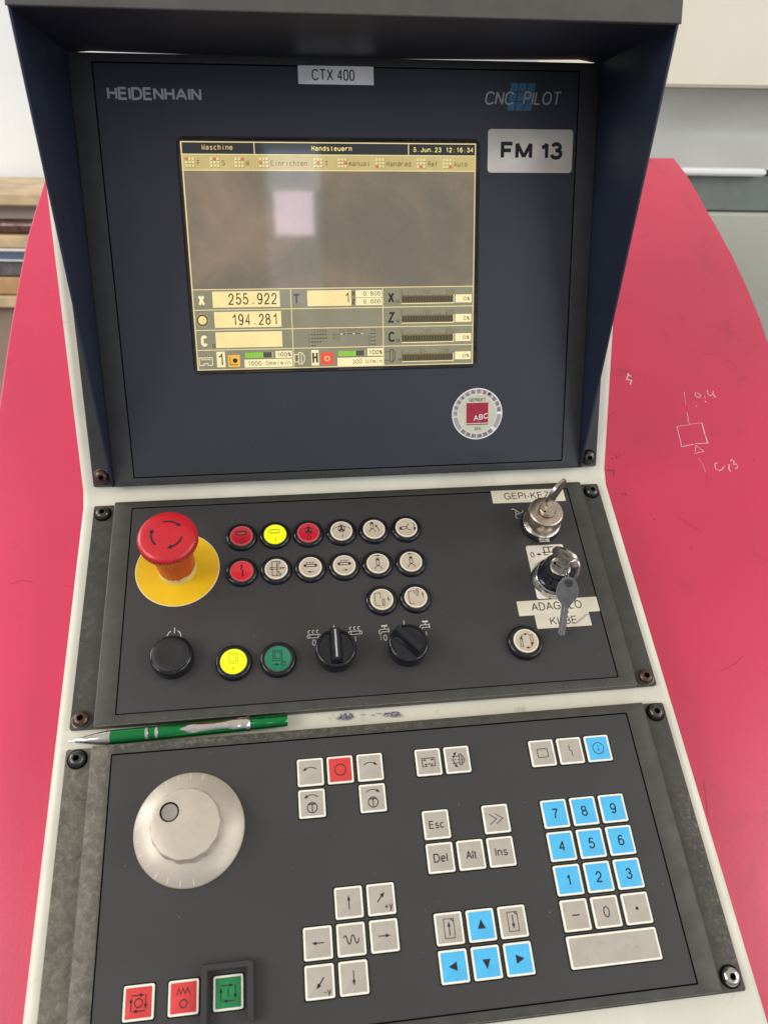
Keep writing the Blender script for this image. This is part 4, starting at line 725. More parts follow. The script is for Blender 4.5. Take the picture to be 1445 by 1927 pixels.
b.disc(-7.6, 8.6, 1.25, 23.1, 'sticker_white', 16); b.build('cap', k2, Matrix.Identity(4), ang=38)
b = MB(); b.tf = Matrix.Translation((0.7, -8.4, 0)); b.lathe([(9.3, 23.4), (9.3, 24.9), (8.8, 25.3), (7.0, 25.4), (6.8, 25.0)], 'steel_bright', 48); b.tf = b.tf @ Matrix.Rotation(R_(-40), 4, 'Z'); b.box(-6.5, 6.5, -1.2, 1.2, 25.0, 25.5, 'groove_black'); b.build('lock_barrel', k2, Matrix.Identity(4), ang=40)
b = MB(); a_ = R_(-42); coin(b, 0, 0, bow_outline(True, 9, 12.8, 20, 4.2), 2.3, 'key_metal', (math.cos(a_), math.sin(a_))); b.solid = True
o = b.build('switch_key', None, CONSOLE @ at('m', 170.6, -110.4, 31.0), ang=30)
tag(o, 'steel key turned flat towards the viewer in the lower black capped switch', 'key', 'keys at the two key switches')
# ring and hanging key
def tube(b, pts, r, mt, seg=8, closed=True):
    n_ = len(pts); rg = []
    for i in range(n_):
        p = Vector(pts[i]); d = (Vector(pts[(i + 1) % n_]) - Vector(pts[i - 1])).normalized(); u_ = d.orthogonal().normalized() if i == 0 else (pu - d * pu.dot(d)).normalized(); pu = u_; v_ = d.cross(u_)
        rg.append([tuple(p + (u_ * math.cos(2 * math.pi * k / seg) + v_ * math.sin(2 * math.pi * k / seg)) * r) for k in range(seg)])
    V = [q_ for g in rg for q_ in g]; b.add(V, [[i * seg + k, i * seg + (k + 1) % seg, ((i + 1) % n_) * seg + (k + 1) % seg, ((i + 1) % n_) * seg + k] for i in range(n_ if closed else n_ - 1) for k in range(seg)], mt)
ctr = Vector((173.0, -124.0, 42)); e1 = Vector((-0.25, -0.50, -0.83)).normalized(); e2 = Vector((0.80, -0.60, 0.12)).normalized()
b = MB(); tube(b, [tuple(ctr + e1 * 9.6 * math.cos(2 * math.pi * i / 32) + e2 * 5.2 * math.sin(2 * math.pi * i / 32)) for i in range(32)], 0.75, 'steel_bright')
tube(b, [tuple(ctr + Vector((1.4, 0.5, 0.4)) + e1 * 9.4 * math.cos(2 * math.pi * i / 32) + e2 * 5.0 * math.sin(2 * math.pi * i / 32 + 0.2)) for i in range(32)], 0.7, 'steel_bright')
o = b.build('key_ring', None, CONSOLE, ang=60); tag(o, 'small steel wire ring linking the lower switch key and the hanging key', 'key ring')
top = Vector((168.8, -130.0, 43)); tip = Vector((164.0, -167.0, 6.0)); dn = (tip - top); Ln = dn.length; yv = (-dn).normalized(); zv = Vector((-0.25, -0.2, 1)); zv = (zv - yv * zv.dot(yv)).normalized(); xv = yv.cross(zv)
HK = Matrix((xv, yv, zv)).transposed().to_4x4(); HK.translation = top * S
b = MB(); P = []
for i in range(19):
    a = R_(-58 + 296 * i / 18); P.append((8.9 * math.cos(a), -12.6 + 12.6 * math.sin(a)))
P += [(-3.2, -25.5), (-3.2, -Ln + 3), (-1.5, -Ln), (1.6, -Ln)]
zz = -Ln + 1.5
while zz < -30: P += [(3.0, zz), (2.4, zz + 1.6), (3.3, zz + 3.0)]; zz += 4.2
P += [(3.2, -27)]
H = [(0.2 + 3.9 * math.cos(R_(90 + 360 * i / 14)), -5.4 + 3.6 * math.sin(R_(90 + 360 * i / 14))) for i in range(15)][::-1]
ti = max(range(19), key=lambda i: P[i][1]); P = P[:ti + 1] + H + P[ti:]
k = len(P); V = [(x, y, 1.1) for x, y in P] + [(x, y, -1.1) for x, y in P]
b.add(V, [list(range(k)), [k + i for i in range(k)][::-1]] + [[i, (i + 1) % k, k + (i + 1) % k, k + i] for i in range(k)], 'key_metal_grey')
b.box(-3.1, -1.9, -Ln + 1.5, -25, -1.2, 1.35, 'key_metal'); b.box(-1.3, 0.1, -Ln + 0.5, -27, -1.2, 1.35, 'nickel_worn'); b.box(0.7, 2.3, -Ln + 0.8, -27, -1.2, 1.35, 'key_metal')
b.ribbon([(9.4 * math.cos(R_(-50 + 280 * i / 20)) * 0.95, -12.6 + 12.6 * math.sin(R_(-50 + 280 * i / 20)) * 0.96) for i in range(21)], 0.5, 1.18, 'steel_bright')
o = b.build('hanging_key', None, CONSOLE @ HK, ang=30); tag(o, 'grey key hanging from the wire ring over the ADAGOLO and KI-BE stickers', 'key', 'keys at the two key switches')
# ------------------------------------------------------------------ handwheel
b = MB(); b.lathe([(39.9, -0.3), (39.9, 1.6), (39.3, 2.4), (27, 8.6), (24.0, 9.4)], 'alu_satin', 112)
hw = b.build('handwheel', console, at('l', -146.0, -62.0), ang=40); hw['label'] = 'silver handwheel dial with finger dimple'
for i in range(25):
    if not (68 < 14.4 * i + 3 < 290): continue
    b = MB(); b.tf = Matrix.Rotation(R_(14.4 * i + 3), 4, 'Z') @ Matrix.Translation((38.9, 0, 2.66)) @ Matrix.Rotation(R_(26.7), 4, 'Y'); b.box(-4.6, 0, -0.24, 0.24, -0.1, 0.10, 'alu_mark'); b.build('scale_mark', hw, Matrix.Identity(4), smooth=False)
wav = lambda a, r, z: 1 + 0.022 * math.cos(14 * a) * min(1, max(0, (24.6 - z) / 3))
b = MB(); b.lathe([(24.9, 7.6), (24.7, 9), (24.5, 21.0), (24.3, 22.9), (23.8, 23.8), (23.2, 24.1)], 'alu_satin', 168, mod=wav, cap1=False)
# top face with the dimple cut through
out_ = [(23.2 * math.cos(2 * math.pi * i / 168) * wav(2 * math.pi * i / 168, 23, 24.1), 23.2 * math.sin(2 * math.pi * i / 168) * wav(2 * math.pi * i / 168, 23, 24.1)) for i in range(168)]
hx, hy, hr = -11.2, 8.6, 6.9
inn = []
for i in range(168):
    a = 2 * math.pi * i / 168; inn.append((hx + hr * math.cos(a), hy + hr * math.sin(a)))
def ins(pts, k): return [(hx + (x - hx) * k, hy + (y - hy) * k) for x, y in pts]
b.rings([(out_, 24.1), (inn, 24.1), (ins(inn, 0.985), 23.7), (ins(inn, 0.97), 20.0, 'groove_black')], 'alu_satin', cap0=False, cap1=True)
b.build('knob', hw, Matrix.Identity(4), ang=38)
b = MB(); b.lathe([(6.0, 20), (6.0, 22.6), (5.4, 23.2), (3, 22.6), (0.9, 22.4)], 'dial_button', 40, cx=hx, cy=hy); b.build('finger_knob', hw, Matrix.Identity(4), ang=50)
# ------------------------------------------------------------------ keys
KM = {}
def keymesh(w_, h_, face):
    k = (w_, h_, face)
    if k in KM: return KM[k]
    b = MB(); b.rings([(rr(w_ + 1.7, h_ + 1.7, 1.6), -0.15), (rr(w_ + 1.7, h_ + 1.7, 1.6), -0.08), (rr(w_ + 0.2, h_ + 0.2, 1.3), -0.08)], 'groove_black', cap0=False, cap1=False)
    b.rings([(rr(w_, h_, 1.3), -0.2), (rr(w_, h_, 1.3), 1.1), (rr(w_ - 0.5, h_ - 0.5, 1.1), 1.5), (rr(w_ - 2.5, h_ - 2.5, 0.6), 1.5), (rr(w_ - 2.8, h_ - 2.8, 0.5), 1.2)], 'key_rim', cap0=False)
    c_ = MB(); c_.rings([(rr(w_ - 2.8, h_ - 2.8, 0.5), 1.1), (rr(w_ - 2.9, h_ - 2.9, 0.5), 1.32), (rr(w_ - 3.3, h_ - 3.3, 0.4), 1.38)], face, cap0=False)
    KM[k] = (b, c_, [None, None]); return KM[k]
def key(x, y, face, label, legend=None, w_=19.9, h_=20.4):
    b, c_, cache = keymesh(w_, h_, face)
    if cache[0] is None:
        o = b.build('key', console, at('l', x, y), ang=30); f = c_.build('key_face', o, Matrix.Identity(4), ang=30); cache[0], cache[1] = o.data, f.data
    else:
        o = bpy.data.objects.new('key', cache[0]); C.objects.link(o); o.parent = console; o.matrix_local = at('l', x, y)
        f = bpy.data.objects.new('key_face', cache[1]); C.objects.link(f); f.parent = o
    o['label'] = label
    if legend:
        g = MB(1.35); g.tf = Matrix.Translation((0, 0, 1.46)); legend(g); g.build('legend', o, Matrix.Identity(4), smooth=False)
    return o
K = 'legend_black'
def tx(st, w_, h_, x=0.0, y=0.0, bold=-0.006): return lambda b: b.text(st, x, y, w_, h_, 0, K, bold)
def l_ccw(b): b.arcarrow(0, -1.6, 6.2, 42, 132, 0.45, 2.6, 1.9, 0, K, 5.2)
def l_cw(b): b.arcarrow(0, -1.6, 6.2, 138, 48, 0.45, 2.6, 1.9, 0, K, 5.2)
def l_t(b, f):
    s0 = b.tf.copy(); b.tf = s0 @ Matrix.Translation((0, 2.6, 0)); f(b); b.tf = s0
    b.arc(0, -3.0, 3.7, 0, 360, 0.5, 0, K); b.ribbon([(0, 0), (0, -6.2)], 0.5, 0, K); b.ribbon([(-2.3, -0.3), (2.3, -0.3)], 0.4, 0, K); b.ribbon([(-2.9, -0.9), (2.9, -0.9)], 0.3, 0, K)
key(-56.0, -29.3, 'key_grey', 'grey key with arrow curving left', l_ccw)
key(-33.1, -29.3, 'key_red', 'red key with circle', lambda b: b.arc(0, 0, 4.2, 0, 360, 0.5, 0, K))
key(-10.0, -29.3, 'key_grey', 'grey key with arrow curving right', l_cw)
key(-56.0, -52.2, 'key_grey', 'grey key with tool symbol and arrow curving left', lambda b: l_t(b, l_ccw)); key(-10.0, -52.2, 'key_grey', 'grey key with tool symbol and arrow curving right', lambda b: l_t(b, l_cw))
def l_slide(b):
    b.ribbon([(-5, 3.0), (5, 3.0), (5, -3.2), (1.6, -3.2), (3.0, -1.6), (-3.0, -1.6), (-1.6, -3.2), (-5, -3.2)], 0.45, 0, K, True)
    for k in (-2.9, 2.9): b.ribbon([(k - 1.3, 1.5), (k + 1.3, 1.5)], 0.4, 0, K); b.poly([(k - 1, 1.6), (k + 1, 1.6), (k, 2.6)], 0, K)
def l_spin(b):
    b.ribbon([(-4, 2.6), (1.6, 2.6)], 0.45, 0, K); b.ribbon([(-4, -2.6), (1.6, -2.6)], 0.45, 0, K)
    for k in (-5, -2.4, 0.2, 2.8, 5): b.ribbon([(k, 0), (k + 1.5, 0)], 0.35, 0, K)
    b.ribbon([(1.6, 4), (3.4, 4), (3.4, -4), (1.6, -4)], 0.45, 0, K, True); b.ribbon([(3.4, 3.0), (5, 2.2), (5, -2.2), (3.4, -3.0)], 0.45, 0, K)
    b.arcarrow(1.4, 0, 4.6, 180, 128, 0.45, 2.4, 1.9, 0, K, 6.0); b.arcarrow(1.4, 0, 4.6, 180, 232, 0.45, 2.4, 1.9, 0, K, 6.0)
key(35.9, -29.3, 'key_grey', 'grey key with slide outline', l_slide); key(58.9, -29.3, 'key_grey', 'grey key with spindle outline', l_spin)
def l_pan(b): b.ribbon(rr(8.4, 6.6, 1.0, 0, 0, 3), 0.4, 0, K, True); [b.disc(-3 + 1.5 * k, 2.1, 0.32, 0, K, 6) for k in range(5)]
key(127.8, -29.9, 'key_grey', 'grey key with window symbol', l_pan)
key(150.8, -29.9, 'key_grey', 'grey key with broken line symbol', lambda b: b.ribbon([(-0.7, 4.2), (-0.7, 0.6), (1.0, -0.4), (1.0, -4.2)], 0.4, 0, K))
key(173.8, -29.9, 'key_blue', 'blue key with i in a circle', lambda b: (b.arc(0, 0, 4.4, 0, 360, 0.4, 0, K), b.ribbon([(0, 0.6), (0, -2.2)], 0.45, 0, K), b.disc(0, 2.0, 0.4, 0, K, 8)))
key(35.9, -75.3, 'key_grey', 'grey Esc key', tx('Esc', 11.2, 5.4)); key(81.9, -75.3, 'key_grey', 'grey key with two chevrons', lambda b: [b.ribbon([(x, 3.7), (x + 5.4, 0), (x, -3.7)], 0.4, 0, K) for x in (-5.2, -0.4)])
key(35.8, -98.4, 'key_grey', 'grey Del key', tx('Del', 10.2, 5.9)); key(58.8, -98.4, 'key_grey', 'grey Alt key', tx('Alt', 7.8, 5.7)); key(81.7, -98.4, 'key_grey', 'grey Ins key', tx('Ins', 9.2, 5.6))
for i in range(3):
    for j in range(3):
        s_ = '789456123'[j * 3 + i]; key(128.1 + 23.1 * i, -75.7 - 23.1 * j, 'key_blue', 'blue key marked ' + s_, tx(s_, 4.6 if s_ != '1' else 2.5, 7.3))
key(128.1, -145.0, 'key_grey', 'grey minus key', lambda b: b.rect(-2.8, -0.45, 2.8, 0.45, 0, K)); key(151.1, -145.0, 'key_grey', 'grey key marked 0', lambda b: b.arc(0, 0, 2.0, 0, 360, 0.55, 0, K, 3.3)); key(174.2, -145.0, 'key_grey', 'grey key with dot', lambda b: b.disc(0, 0, 1.15, 0, K, 16))
key(151.0, -168.0, 'key_grey', 'wide blank grey key', None, 66.4, 20.4)
key(-33.6, -121.4, 'key_grey', 'grey key with arrow up', lambda b: b.arrow((0, -4.4), (0, 4.6), 0.5, 2.8, 2.0, 0, K))
key(-10.5, -121.4, 'key_grey', 'grey key marked +y with slanting arrow', lambda b: (b.arrow((-2.8, -1.6), (2.6, 4.4), 0.6, 2.8, 2.4, 0, K), b.text('+y', 4.9, -4.6, 5.6, 4.6, 0, K, -0.006)))
key(-56.8, -144.5, 'key_grey', 'grey key with arrow left', lambda b: b.arrow((4.2, 0), (-4.4, 0), 0.5, 2.8, 2.0, 0, K))
def l_wave(b):
    pts = [(-5.2 + 10.4 * i / 60, 2.6 * math.copysign(abs(math.sin(2 * math.pi * 2 * i / 60 * 0.98 + 0.3)) ** 0.6, math.sin(2 * math.pi * 2 * i / 60 * 0.98 + 0.3))) for i in range(61)]; b.ribbon(pts, 0.55, 0, K)
key(-33.7, -144.5, 'key_grey', 'grey key with wave line', l_wave); key(-10.5, -144.5, 'key_grey', 'grey key with arrow right', lambda b: b.arrow((-4.2, 0), (4.4, 0), 0.5, 2.8, 2.0, 0, K))
key(-56.9, -167.5, 'key_grey', 'grey key marked -y with slanting arrow', lambda b: (b.arrow((3.0, 2.4), (-2.4, -4.2), 0.6, 2.8, 2.4, 0, K), b.text('-y', 4.9, -6.0, 4.6, 4.4, 0, K, -0.006)))
key(-33.8, -167.5, 'key_grey', 'grey key with arrow down', lambda b: b.arrow((0, 4.4), (0, -4.6), 0.5, 2.8, 2.0, 0, K))
def l_page(b, d): b.ribbon([(-3.6, 6.2), (3.6, 6.2), (3.6, -6.0), (-3.6, -6.0)], 0.35, 0, K, True); b.ribbon([(1.6, 6.0), (3.4, 4.4)], 0.5, 0, K); b.arrow((0, -4.4 * d), (0, 4.4 * d), 0.5, 2.6, 2.0, 0, K)
def l_tri(a): return lambda b: b.poly([(3.4 * math.cos(R_(a)) * 1.15, 3.4 * math.sin(R_(a)) * 1.15)] + [(3.6 * math.cos(R_(a + s * 127)), 3.6 * math.sin(R_(a + s * 127)) + 0) for s in (1, -1)], 0, K)
key(35.6, -144.6, 'key_grey', 'grey page up key', lambda b: l_page(b, 1)); key(58.7, -144.7, 'key_blue', 'blue key with arrow up', l_tri(90)); key(81.8, -144.7, 'key_grey', 'grey page down key', lambda b: l_page(b, -1))
key(35.6, -167.8, 'key_blue', 'blue key with arrow left', l_tri(180)); key(58.7, -167.8, 'key_blue', 'blue key with arrow down', l_tri(270)); key(81.8, -167.8, 'key_blue', 'blue key with arrow right', l_tri(0))
def l_loop(b):
    b.arrow((-4.6, 4.2), (3.6, 4.2), 0.5, 2.4, 1.9, 0, K); b.arrow((4.6, 4.4), (4.6, -4.0), 0.5, 2.4, 1.9, 0, K); b.arrow((4.4, -4.8), (-3.8, -4.8), 0.5, 2.4, 1.9, 0, K); b.arrow((-4.8, -4.8), (-4.8, 3.2), 0.5, 2.4, 1.9, 0, K)
key(-176.0, -167.2, 'key_red', 'red key with circle inside a loop of arrows', lambda b: (l_loop(b), b.arc(0, -0.2, 2.5, 0, 360, 0.5, 0, K)))
key(-147.0, -167.3, 'key_red', 'red key with zigzag over a circle', lambda b: (b.ribbon([(-4.6, 1.6), (-3.2, 5.4), (-1.8, 2.0), (-0.4, 5.4), (1.0, 2.0), (2.4, 5.4), (4.2, 1.8)], 0.45, 0, K), b.arc(0, -3.4, 2.3, 0, 360, 0.5, 0, K)))
key(-117.8, -167.4, 'key_green', 'green start key inside its black guard', lambda b: (l_loop(b), b.ribbon([(0, 2.4), (0, -2.4)], 0.5, 0, K)))
b = MB(); U = [(-17.2, -19), (-17.2, 17.6), (17.2, 17.6), (17.2, -17.5), (12.9, -17.5), (12.9, 13.2), (-12.9, 13.2), (-12.9, -19)]
def shr(k): # shrink the U outline slightly towards its own middle line
    out_ = []; n_ = len(U)
    for i in range(n_):
        p, a, c_ = Vector(U[i]), Vector(U[i - 1]), Vector(U[(i + 1) % n_]); d1 = (p - a).normalized(); d2 = (c_ - p).normalized(); n1 = Vector((d1.y, -d1.x)); n2 = Vector((d2.y, -d2.x)); out_.append(tuple(p + (n1 + n2) * k))
    return out_
b.rings([(U, -0.3), (U, 7.2), (shr(0.6), 7.9)], 'rail_paint', cap0=False); b.solid = True
gd = b.build('key_guard', console, at('l', -117.8, -167.3), ang=30)
# ------------------------------------------------------------------ pen lying in the groove between the panels
pen = bpy.data.objects.new('ballpoint_pen', None); C.objects.link(pen); tag(pen, 'metallic green ballpoint pen with silver clip lying between the two lower panels', 'pen')
pa, pb = Vector((-240.5, -222.4, -4.6)), Vector((-72.0, -219.8, -1.6)); ax = (pb - pa).normalized(); PL = (pb - pa).length
zx = Vector((0, -0.35, 1)); zx = (zx - ax * zx.dot(ax)).normalized(); yx = zx.cross(ax); PM = Matrix((yx, zx, ax)).transposed().to_4x4(); PM.translation = pa * S; pen.matrix_world = CONSOLE @ PM
b = MB(); b.lathe([(5.4, 32), (5.55, 34), (5.55, 136), (5.4, 138)], 'pen_green', 32, cap0=True); b.build('barrel', pen, Matrix.Identity(4), ang=40)
b = MB(); b.lathe([(0.5, 0), (0.9, 0.8), (1.0, 5), (1.9, 6), (3.2, 14), (4.6, 22), (5.3, 28), (5.5, 32.2)], 'chrome', 32, cap0=True); b.lathe([(5.62, 28.4), (5.7, 29), (5.62, 29.6)], 'chrome', 32, cap1=False); b.build('tip', pen, Matrix.Identity(4), ang=50)
for z in (58.5, 66.0):
    b = MB(); b.lathe([(5.5, z), (5.75, z + 0.3), (5.75, z + 2.2), (5.5, z + 2.5)], 'chrome', 32, cap1=False); b.build('band', pen, Matrix.Identity(4), ang=30)
b = MB(); b.lathe([(4.7, 137.6), (5.0, 138), (5.2, 152), (4.9, PL - 1.5), (4.2, PL)], 'pen_green', 32); b.build('push_cap', pen, Matrix.Identity(4), ang=40)
b = MB(); b.lathe([(5.5, 136), (5.85, 136.6), (5.85, 139), (5.3, 139.6)], 'chrome', 32, cap1=False); b.tf = Matrix.Rotation(R_(168), 4, 'Z')
sec = [(139, 3.0, 7.4), (137, 4.0, 8.2), (127, 4.2, 8.4), (122, 3.0, 8.0), (112, 2.6, 7.4), (104, 3.0, 7.2), (97, 3.5, 7.0), (91, 2.9, 6.8), (87, 1.4, 6.4), (85.5, 0.3, 6.1)]
V = []
for z, wd, hh in sec: V += [(-wd, -hh + 1.2, z), (-wd * 0.6, -hh, z), (wd * 0.6, -hh, z), (wd, -hh + 1.2, z)]
b.add(V, [[i * 4 + k, i * 4 + (k + 1) % 4, (i + 1) * 4 + (k + 1) % 4, (i + 1) * 4 + k] for i in range(len(sec) - 1) for k in range(4)], 'chrome'); b.solid = True; b.build('clip', pen, Matrix.Identity(4), ang=50)
# ------------------------------------------------------------------ red machine cover
cover = bpy.data.objects.new('machine_cover', None); C.objects.link(cover); cover.matrix_world = CONSOLE; tag(cover, 'large sloping red sheet metal machine cover behind and around the console', 'machine cover')
b = MB(); W_, H_ = 896, 1400; CX, CY = 82.5, 590 - 700
def rc(i): return rr(W_ - 2 * i, H_ - 2 * i, 12 - i, CX, CY, 5)
def rc(i):
    base = rr(W_ - 2 * i, H_ - 2 * i, 12 - i, CX, CY, 5); out_ = []
    for (x, y) in base:
        out_.append((x, y))
    k0 = max(range(len(out_)), key=lambda q_: (out_[q_][0] > 500 and out_[q_][1] > 0, -out_[q_][1]))     # first corner point on the right edge, upper corner
    bow = [(512.0 - i, -300.0), (519.0 - i, 0.0), (526.0 - i, 150.0), (530.5 - i, 217.6), (535.5 - i, 257.0), (539.0 - i, 310.0), (540.5 - i, 378.0), (538.8 - i, 430.0), (536.6 - i, 468.0), (534.8 - i, 511.0), (532.0 - i, 554.0)]
    low = [(p_[0] - 26, p_[1]) for p_ in out_ if p_[0] > 300 and p_[1] < 0]; up_l = [(-350.0 + i, 590.0 - i), (-358.0 + i, 560.0), (-362.5 + i, 531.0), (-366.5 + i, 473.0), (-369.0 + i, 419.0), (-368.4 + i, 340.0), (-367.2 + i, 284.0), (-365.6 + i, 230.0), (-362.5 + i, 160.0), (-358.0 + i, 60.0)] + [p_ for p_ in out_ if p_[0] < 0 and p_[1] < 0]
    return low + bow + [(525.1 - i, 591.0 - i), (470.0, 591.0 - i)] + up_l
b.rings([(rc(0), -110), (rc(0), -48.2), (rc(0.6), -46.6), (rc(1.8), -45.4), (rc(3), -45)], 'red_paint'); b.build('cover_plate', cover, Matrix.Identity(4), ang=50)
b = MB(); b.box(-377, -340, -700, 349, -160, -112, 'red_paint', 1.2); b.build('cover_side', cover, Matrix.Identity(4))
b = MB()
for s_ in [[(395.9, 141.0), (395.3, 138.5)], [(395.1, 137.9), (391.5, 122.0)], [(389.7, 111.7), (388.3, 102.7), (386.3, 98.1), (388.8, 93.8)], [(388.8, 93.8), (371.4, 91.6), (368.1, 63.4)], [(371.4, 91.6), (368.1, 64.2)]][:0]: pass
ST = [([(395.9, 141.0), (395.3, 138.5)], 1.4), ([(395.1, 137.9), (391.5, 122.0)], 0.45), ([(389.7, 111.7), (388.3, 102.7), (386.3, 98.1), (388.8, 93.8)], 0.7), ([(388.8, 93.8), (371.4, 91.6)], 0.8), ([(371.4, 91.6), (368.9, 70), (368.1, 63.4)], 0.9), ([(368.1, 63.4), (383.3, 66.5)], 1.3), ([(384.9, 66.9), (399.5, 67.1)], 1.1), ([(402.3, 95.6), (400.4, 80), (399.8, 66.6)], 1.3), ([(390.0, 94.3), (402.3, 95.6)], 0.8),
      ([(385.2, 64.9), (381.5, 56.6)], 0.8), ([(379.3, 53.3), (391.5, 56.3), (385.0, 64.3)], 1.0), ([(382.4, 47.5), (384.2, 38), (384.0, 28.3)], 0.5), ([(409.5, 139.8), (407.5, 134.9), (410.4, 132.1), (414.3, 134.6), (411.0, 139.8)], 1.0), ([(418.8, 134.5), (417.7, 130.2)], 1.0), ([(417.1, 127.1), (416.8, 125.0)], 1.6), ([(403.7, 120.9), (404.1, 119.0)], 1.3),
      ([(424.8, 143.0), (423.4, 137.4), (425.4, 134.2), (429.2, 136.6), (431.9, 141.5)], 1.1), ([(429.7, 136.6), (431.1, 131.5)], 1.7), ([(402.0, 40.5), (398.0, 38.4), (396.8, 32.4), (400.1, 29.5), (404.6, 31.5), (407.8, 35.2)], 1.1), ([(414.3, 37.1), (411.9, 31.7), (412.4, 27.8)], 1.4), ([(417.2, 41.4), (419.4, 43.5), (421.5, 41.2), (419.0, 36.8), (422.2, 37.8), (423.2, 33.9), (420.8, 31.2), (418.8, 32.4)], 1.3),
      ([(336.8, 172.5), (332.2, 162.5), (337.5, 161.2), (334.3, 154.9)], 2.0), ([(335.5, 169.9), (338.9, 167.2)], 2.0)]
for k0, k1 in ((0, 12), (12, 18), (18, 21), (21, 23)):
    b = MB()
    for k in range(k0, k1): b.ribbon(ST[k][0], ST[k][1] * (0.65 + 0.35 * ((k * 7) % 5) / 4), -44.85 + k * 0.004, 'chalk')
    b.build('chalk_scribble', cover, Matrix.Identity(4), smooth=False)
b = MB()
for k, s_ in enumerate([[(284.2, 52.4), (285.1, 50.7)], [(290.2, 55.4), (290.0, 50.5)], [(292.7, 54.3), (295.7, 55.1)], [(275.1, 36.7), (283.0, 35.6), (280.2, 28.5)], [(284.0, 6.4), (283.9, 3.9)], [(287.3, 6.8), (287.9, 3.1)], [(308.5, -26.7), (309.9, -28.3)]]): b.ribbon(s_, 0.8, -44.8 + k * 0.004, 'pen_mark')
rd = random.Random(21)
for k in range(26):      # fine scratches in the paint
    x, y = rd.uniform(270, 500), rd.uniform(-350, 330); a = rd.uniform(0, 6.28); ln = rd.uniform(4, 30); c2 = rd.uniform(-0.3, 0.3)
    b.ribbon([(x, y), (x + ln / 2 * math.cos(a), y + ln / 2 * math.sin(a)), (x + ln * math.cos(a + c2), y + ln * math.sin(a + c2))], 0.28, -44.6 + k * 0.003, 'red_scratch')
for (x, y, a, ln) in ((-300, 215, 0.9, 18), (-280, 205, 0.3, 8), (-262, 190, 1.3, 7), (-300, -60, 2.9, 20), (-270, -66, -0.3, 22), (-285, 170, 1.0, 6)):
    b.ribbon([(x, y), (x + ln * 0.5 * math.cos(a), y + ln * 0.5 * math.sin(a)), (x + ln * math.cos(a + 0.3), y + ln * math.sin(a + 0.3))], 0.3, -44.5, 'red_scratch')
b.build('scratch_mark', cover, Matrix.Identity(4), smooth=False)
# ------------------------------------------------------------------ room behind: wall and what stands in front of it
mat('wall_white', (0.84, 0.86, 0.86), 0.8, var=0.04, vscale=3, wear=[((0.62, 0.63, 0.60), 9, 0.66, 0.8, [])])
mat('wood_tan', (0.62, 0.46, 0.27), 0.6, var=0.2, vscale=14); mat('wood_pale', (0.60, 0.50, 0.44), 0.6, var=0.06, vscale=8); mat('wood_orange', (0.55, 0.34, 0.15), 0.5, var=0.15, vscale=14); mat('pipe_brown', (0.14, 0.085, 0.075), 0.32, metal=0.5, var=0.4, vscale=60)
mat('bar_blue', (0.10, 0.14, 0.20), 0.4, var=0.1); mat('bar_edge', (0.85, 0.84, 0.80), 0.4); mat('slab_dark', (0.12, 0.11, 0.11), 0.7, var=0.4, vscale=40); mat('board_brown', (0.36, 0.27, 0.19), 0.7, var=0.12, vscale=6)
mat('cabinet_cream', (0.82, 0.77, 0.63), 0.45, var=0.02, vscale=8); mat('cabinet_grey', (0.50, 0.51, 0.48), 0.35, var=0.06, vscale=10); mat('cabinet_dark', (0.165, 0.19, 0.17), 0.4, var=0.05); mat('cabinet_green', (0.46, 0.48, 0.41), 0.5, var=0.05, vscale=4); mat('slot_black', (0.02, 0.02, 0.02), 0.6); mat('rail_white', (0.86, 0.88, 0.88), 0.25); mat('floor_grey', (0.28, 0.24, 0.20), 0.7, var=0.15, vscale=5)
CAMP = Vector((-0.04956, -0.54763, 0)); HX = Vector((0.99215, -0.12504, 0)); HN = Vector((0.12504, 0.99215, 0))
RM = Matrix((HX, HN, Vector((0, 0, 1)))).transposed().to_4x4(); RM.translation = CAMP     # x along the wall, y away from the viewer, z up
def slab(name, x0, x1, y0, y1, z0, z1, mt, bev=0.002, parent=None):
    b = MB(); k = 1 / S; b.box(x0 * k, x1 * k, y0 * k, y1 * k, z0 * k, z1 * k, mt, bev * k); return b.build(name, parent, RM if parent is None else Matrix.Identity(4), ang=40)
tag(slab('wall', -3.5, 3.5, 2.2, 2.3, -0.05, 3.2, 'wall_white'), kind='structure'); tag(slab('floor', -3.5, 3.5, -1.0, 2.2, -0.1, 0.0, 'floor_grey'), kind='structure')
L0, L1 = -1.5, -0.35
tag(slab('brown_cabinet', L0, L1, 1.82, 2.19, 0.002, 0.934, 'board_brown', 0.004), 'plain brown cabinet below the stacked boards at the far left', 'cabinet')
tag(slab('wooden_beam', L0, L1, 1.79, 2.15, 0.936, 0.962, 'wood_tan', 0.003), 'light tan wooden beam lying lowest in the stack at the left', 'beam', 'stock stacked against the wall')
tag(slab('wooden_board', L0, L1 - .02, 1.80, 2.15, 0.964, 1.003, 'wood_orange', 0.003), 'orange brown wooden board second from the bottom of the stack', 'board', 'stock stacked against the wall')
tag(slab('stone_slab', L0, L1, 1.80, 2.12, 1.005, 1.038, 'slab_dark', 0.004), 'dark mottled slab above the orange brown board', 'slab', 'stock stacked against the wall')
bb = tag(slab('steel_bar', L0, L1, 1.80, 2.12, 1.040, 1.064, 'bar_blue', 0.002), 'blue grey steel bar with white edges in the middle of the stack', 'bar', 'stock stacked against the wall')
slab('edge_strip', L0, L1, 1.796, 1.81, 1.0605, 1.0655, 'bar_edge', 0.001, bb); slab('edge_strip', L0, L1, 1.796, 1.81, 1.0390, 1.0420, 'bar_edge', 0.001, bb)
tag(slab('wooden_board', L0, L1, 1.80, 2.12, 1.067, 1.093, 'wood_tan', 0.003), 'tan wooden board between the blue grey bar and the brown pipe', 'board', 'stock stacked against the wall')
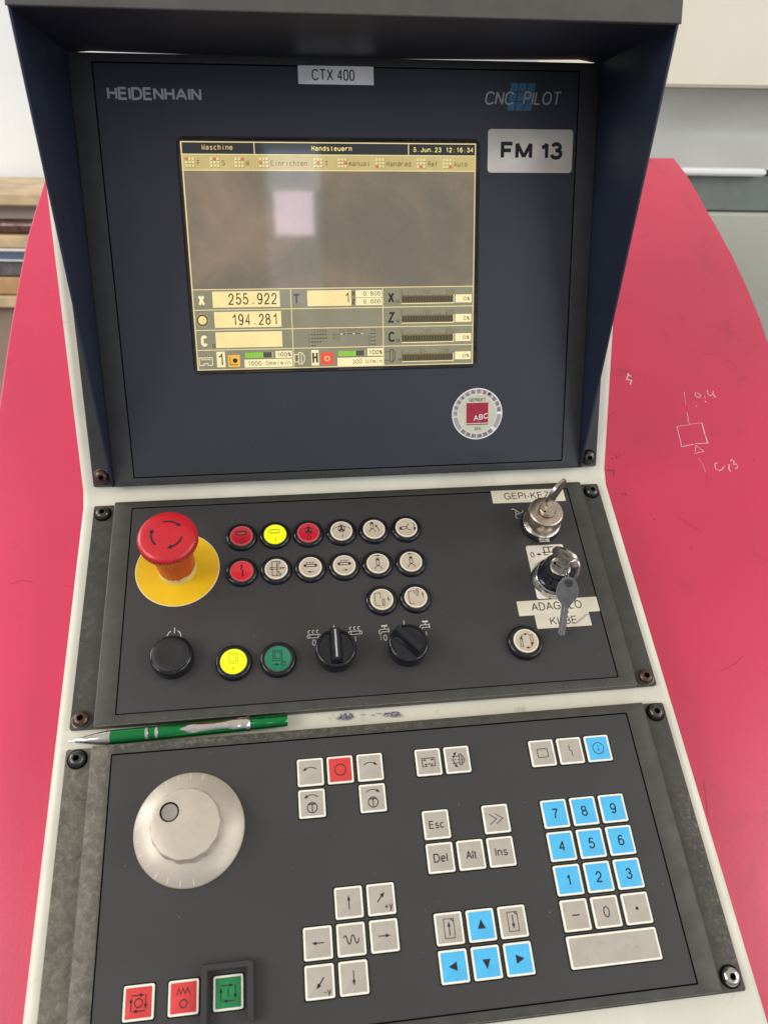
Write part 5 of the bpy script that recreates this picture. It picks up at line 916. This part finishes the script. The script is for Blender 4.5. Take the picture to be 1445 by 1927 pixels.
b = MB(); b.tf = Matrix.Rotation(R_(90), 4, 'Y'); k = 1 / S; b.lathe([(0.0155 * k, L0 * k), (0.0158 * k, -1.0 * k), (0.0153 * k, L1 * k)], 'pipe_brown', 24, cx=0, cy=0, cap0=True)
o = b.build('steel_pipe', None, RM @ Matrix.Translation((0, 1.83, 1.1100)), ang=40); tag(o, 'dark brown shiny pipe near the top of the stack', 'pipe', 'stock stacked against the wall')
tag(slab('wooden_board', L0, L1, 1.85, 2.18, 1.094, 1.1545, 'wood_pale', 0.003), 'pale pinkish board behind and above the brown pipe', 'board', 'stock stacked against the wall')
tag(slab('wooden_board', L0, L1, 1.80, 2.18, 1.156, 1.181, 'wood_tan', 0.003), 'topmost tan wooden board under the white wall', 'board', 'stock stacked against the wall')
cab = bpy.data.objects.new('machine_cabinet', None); C.objects.link(cab); cab.matrix_world = RM; tag(cab, 'cream and grey machine cabinet behind the console at the upper right', 'cabinet')
R0, R1 = 0.30, 1.3
slab('upper_panel', R0, R1, 1.27, 1.75, 1.3925, 2.2, 'cabinet_cream', 0.004, cab)
b = MB(); k = 1 / S; V = [(R0, 1.305, 1.3900), (R1, 1.305, 1.3900), (R1, 1.335, 1.335), (R0, 1.335, 1.335), (R1, 1.30, 1.270), (R0, 1.30, 1.270)]
V = []
for i in range(9):
    t = i / 8; V += [(R0, 1.300 + 0.030 * math.sin(t * math.pi), 1.3915 - 0.117 * t), (R1, 1.300 + 0.030 * math.sin(t * math.pi), 1.3915 - 0.117 * t)]
b.add([(x * k, y * k, z * k) for x, y, z in V], [[2 * i, 2 * i + 1, 2 * i + 3, 2 * i + 2] for i in range(8)], 'cabinet_grey'); b.build('recess_panel', cab, Matrix.Identity(4), ang=60)
slab('handle_rail', 0.446, 0.578, 1.270, 1.298, 1.2755, 1.2860, 'rail_white', 0.0035, cab)
slab('slot', 0.5785, R1, 1.292, 1.31, 1.2755, 1.2825, 'slot_black', 0.001, cab)
slab('dark_band', R0, R1, 1.290, 1.75, 1.2240, 1.2750, 'cabinet_dark', 0.002, cab)
slab('lower_panel', R0, R1, 1.275, 1.75, 0.002, 1.2225, 'cabinet_green', 0.004, cab)
bpy.context.view_layer.update()
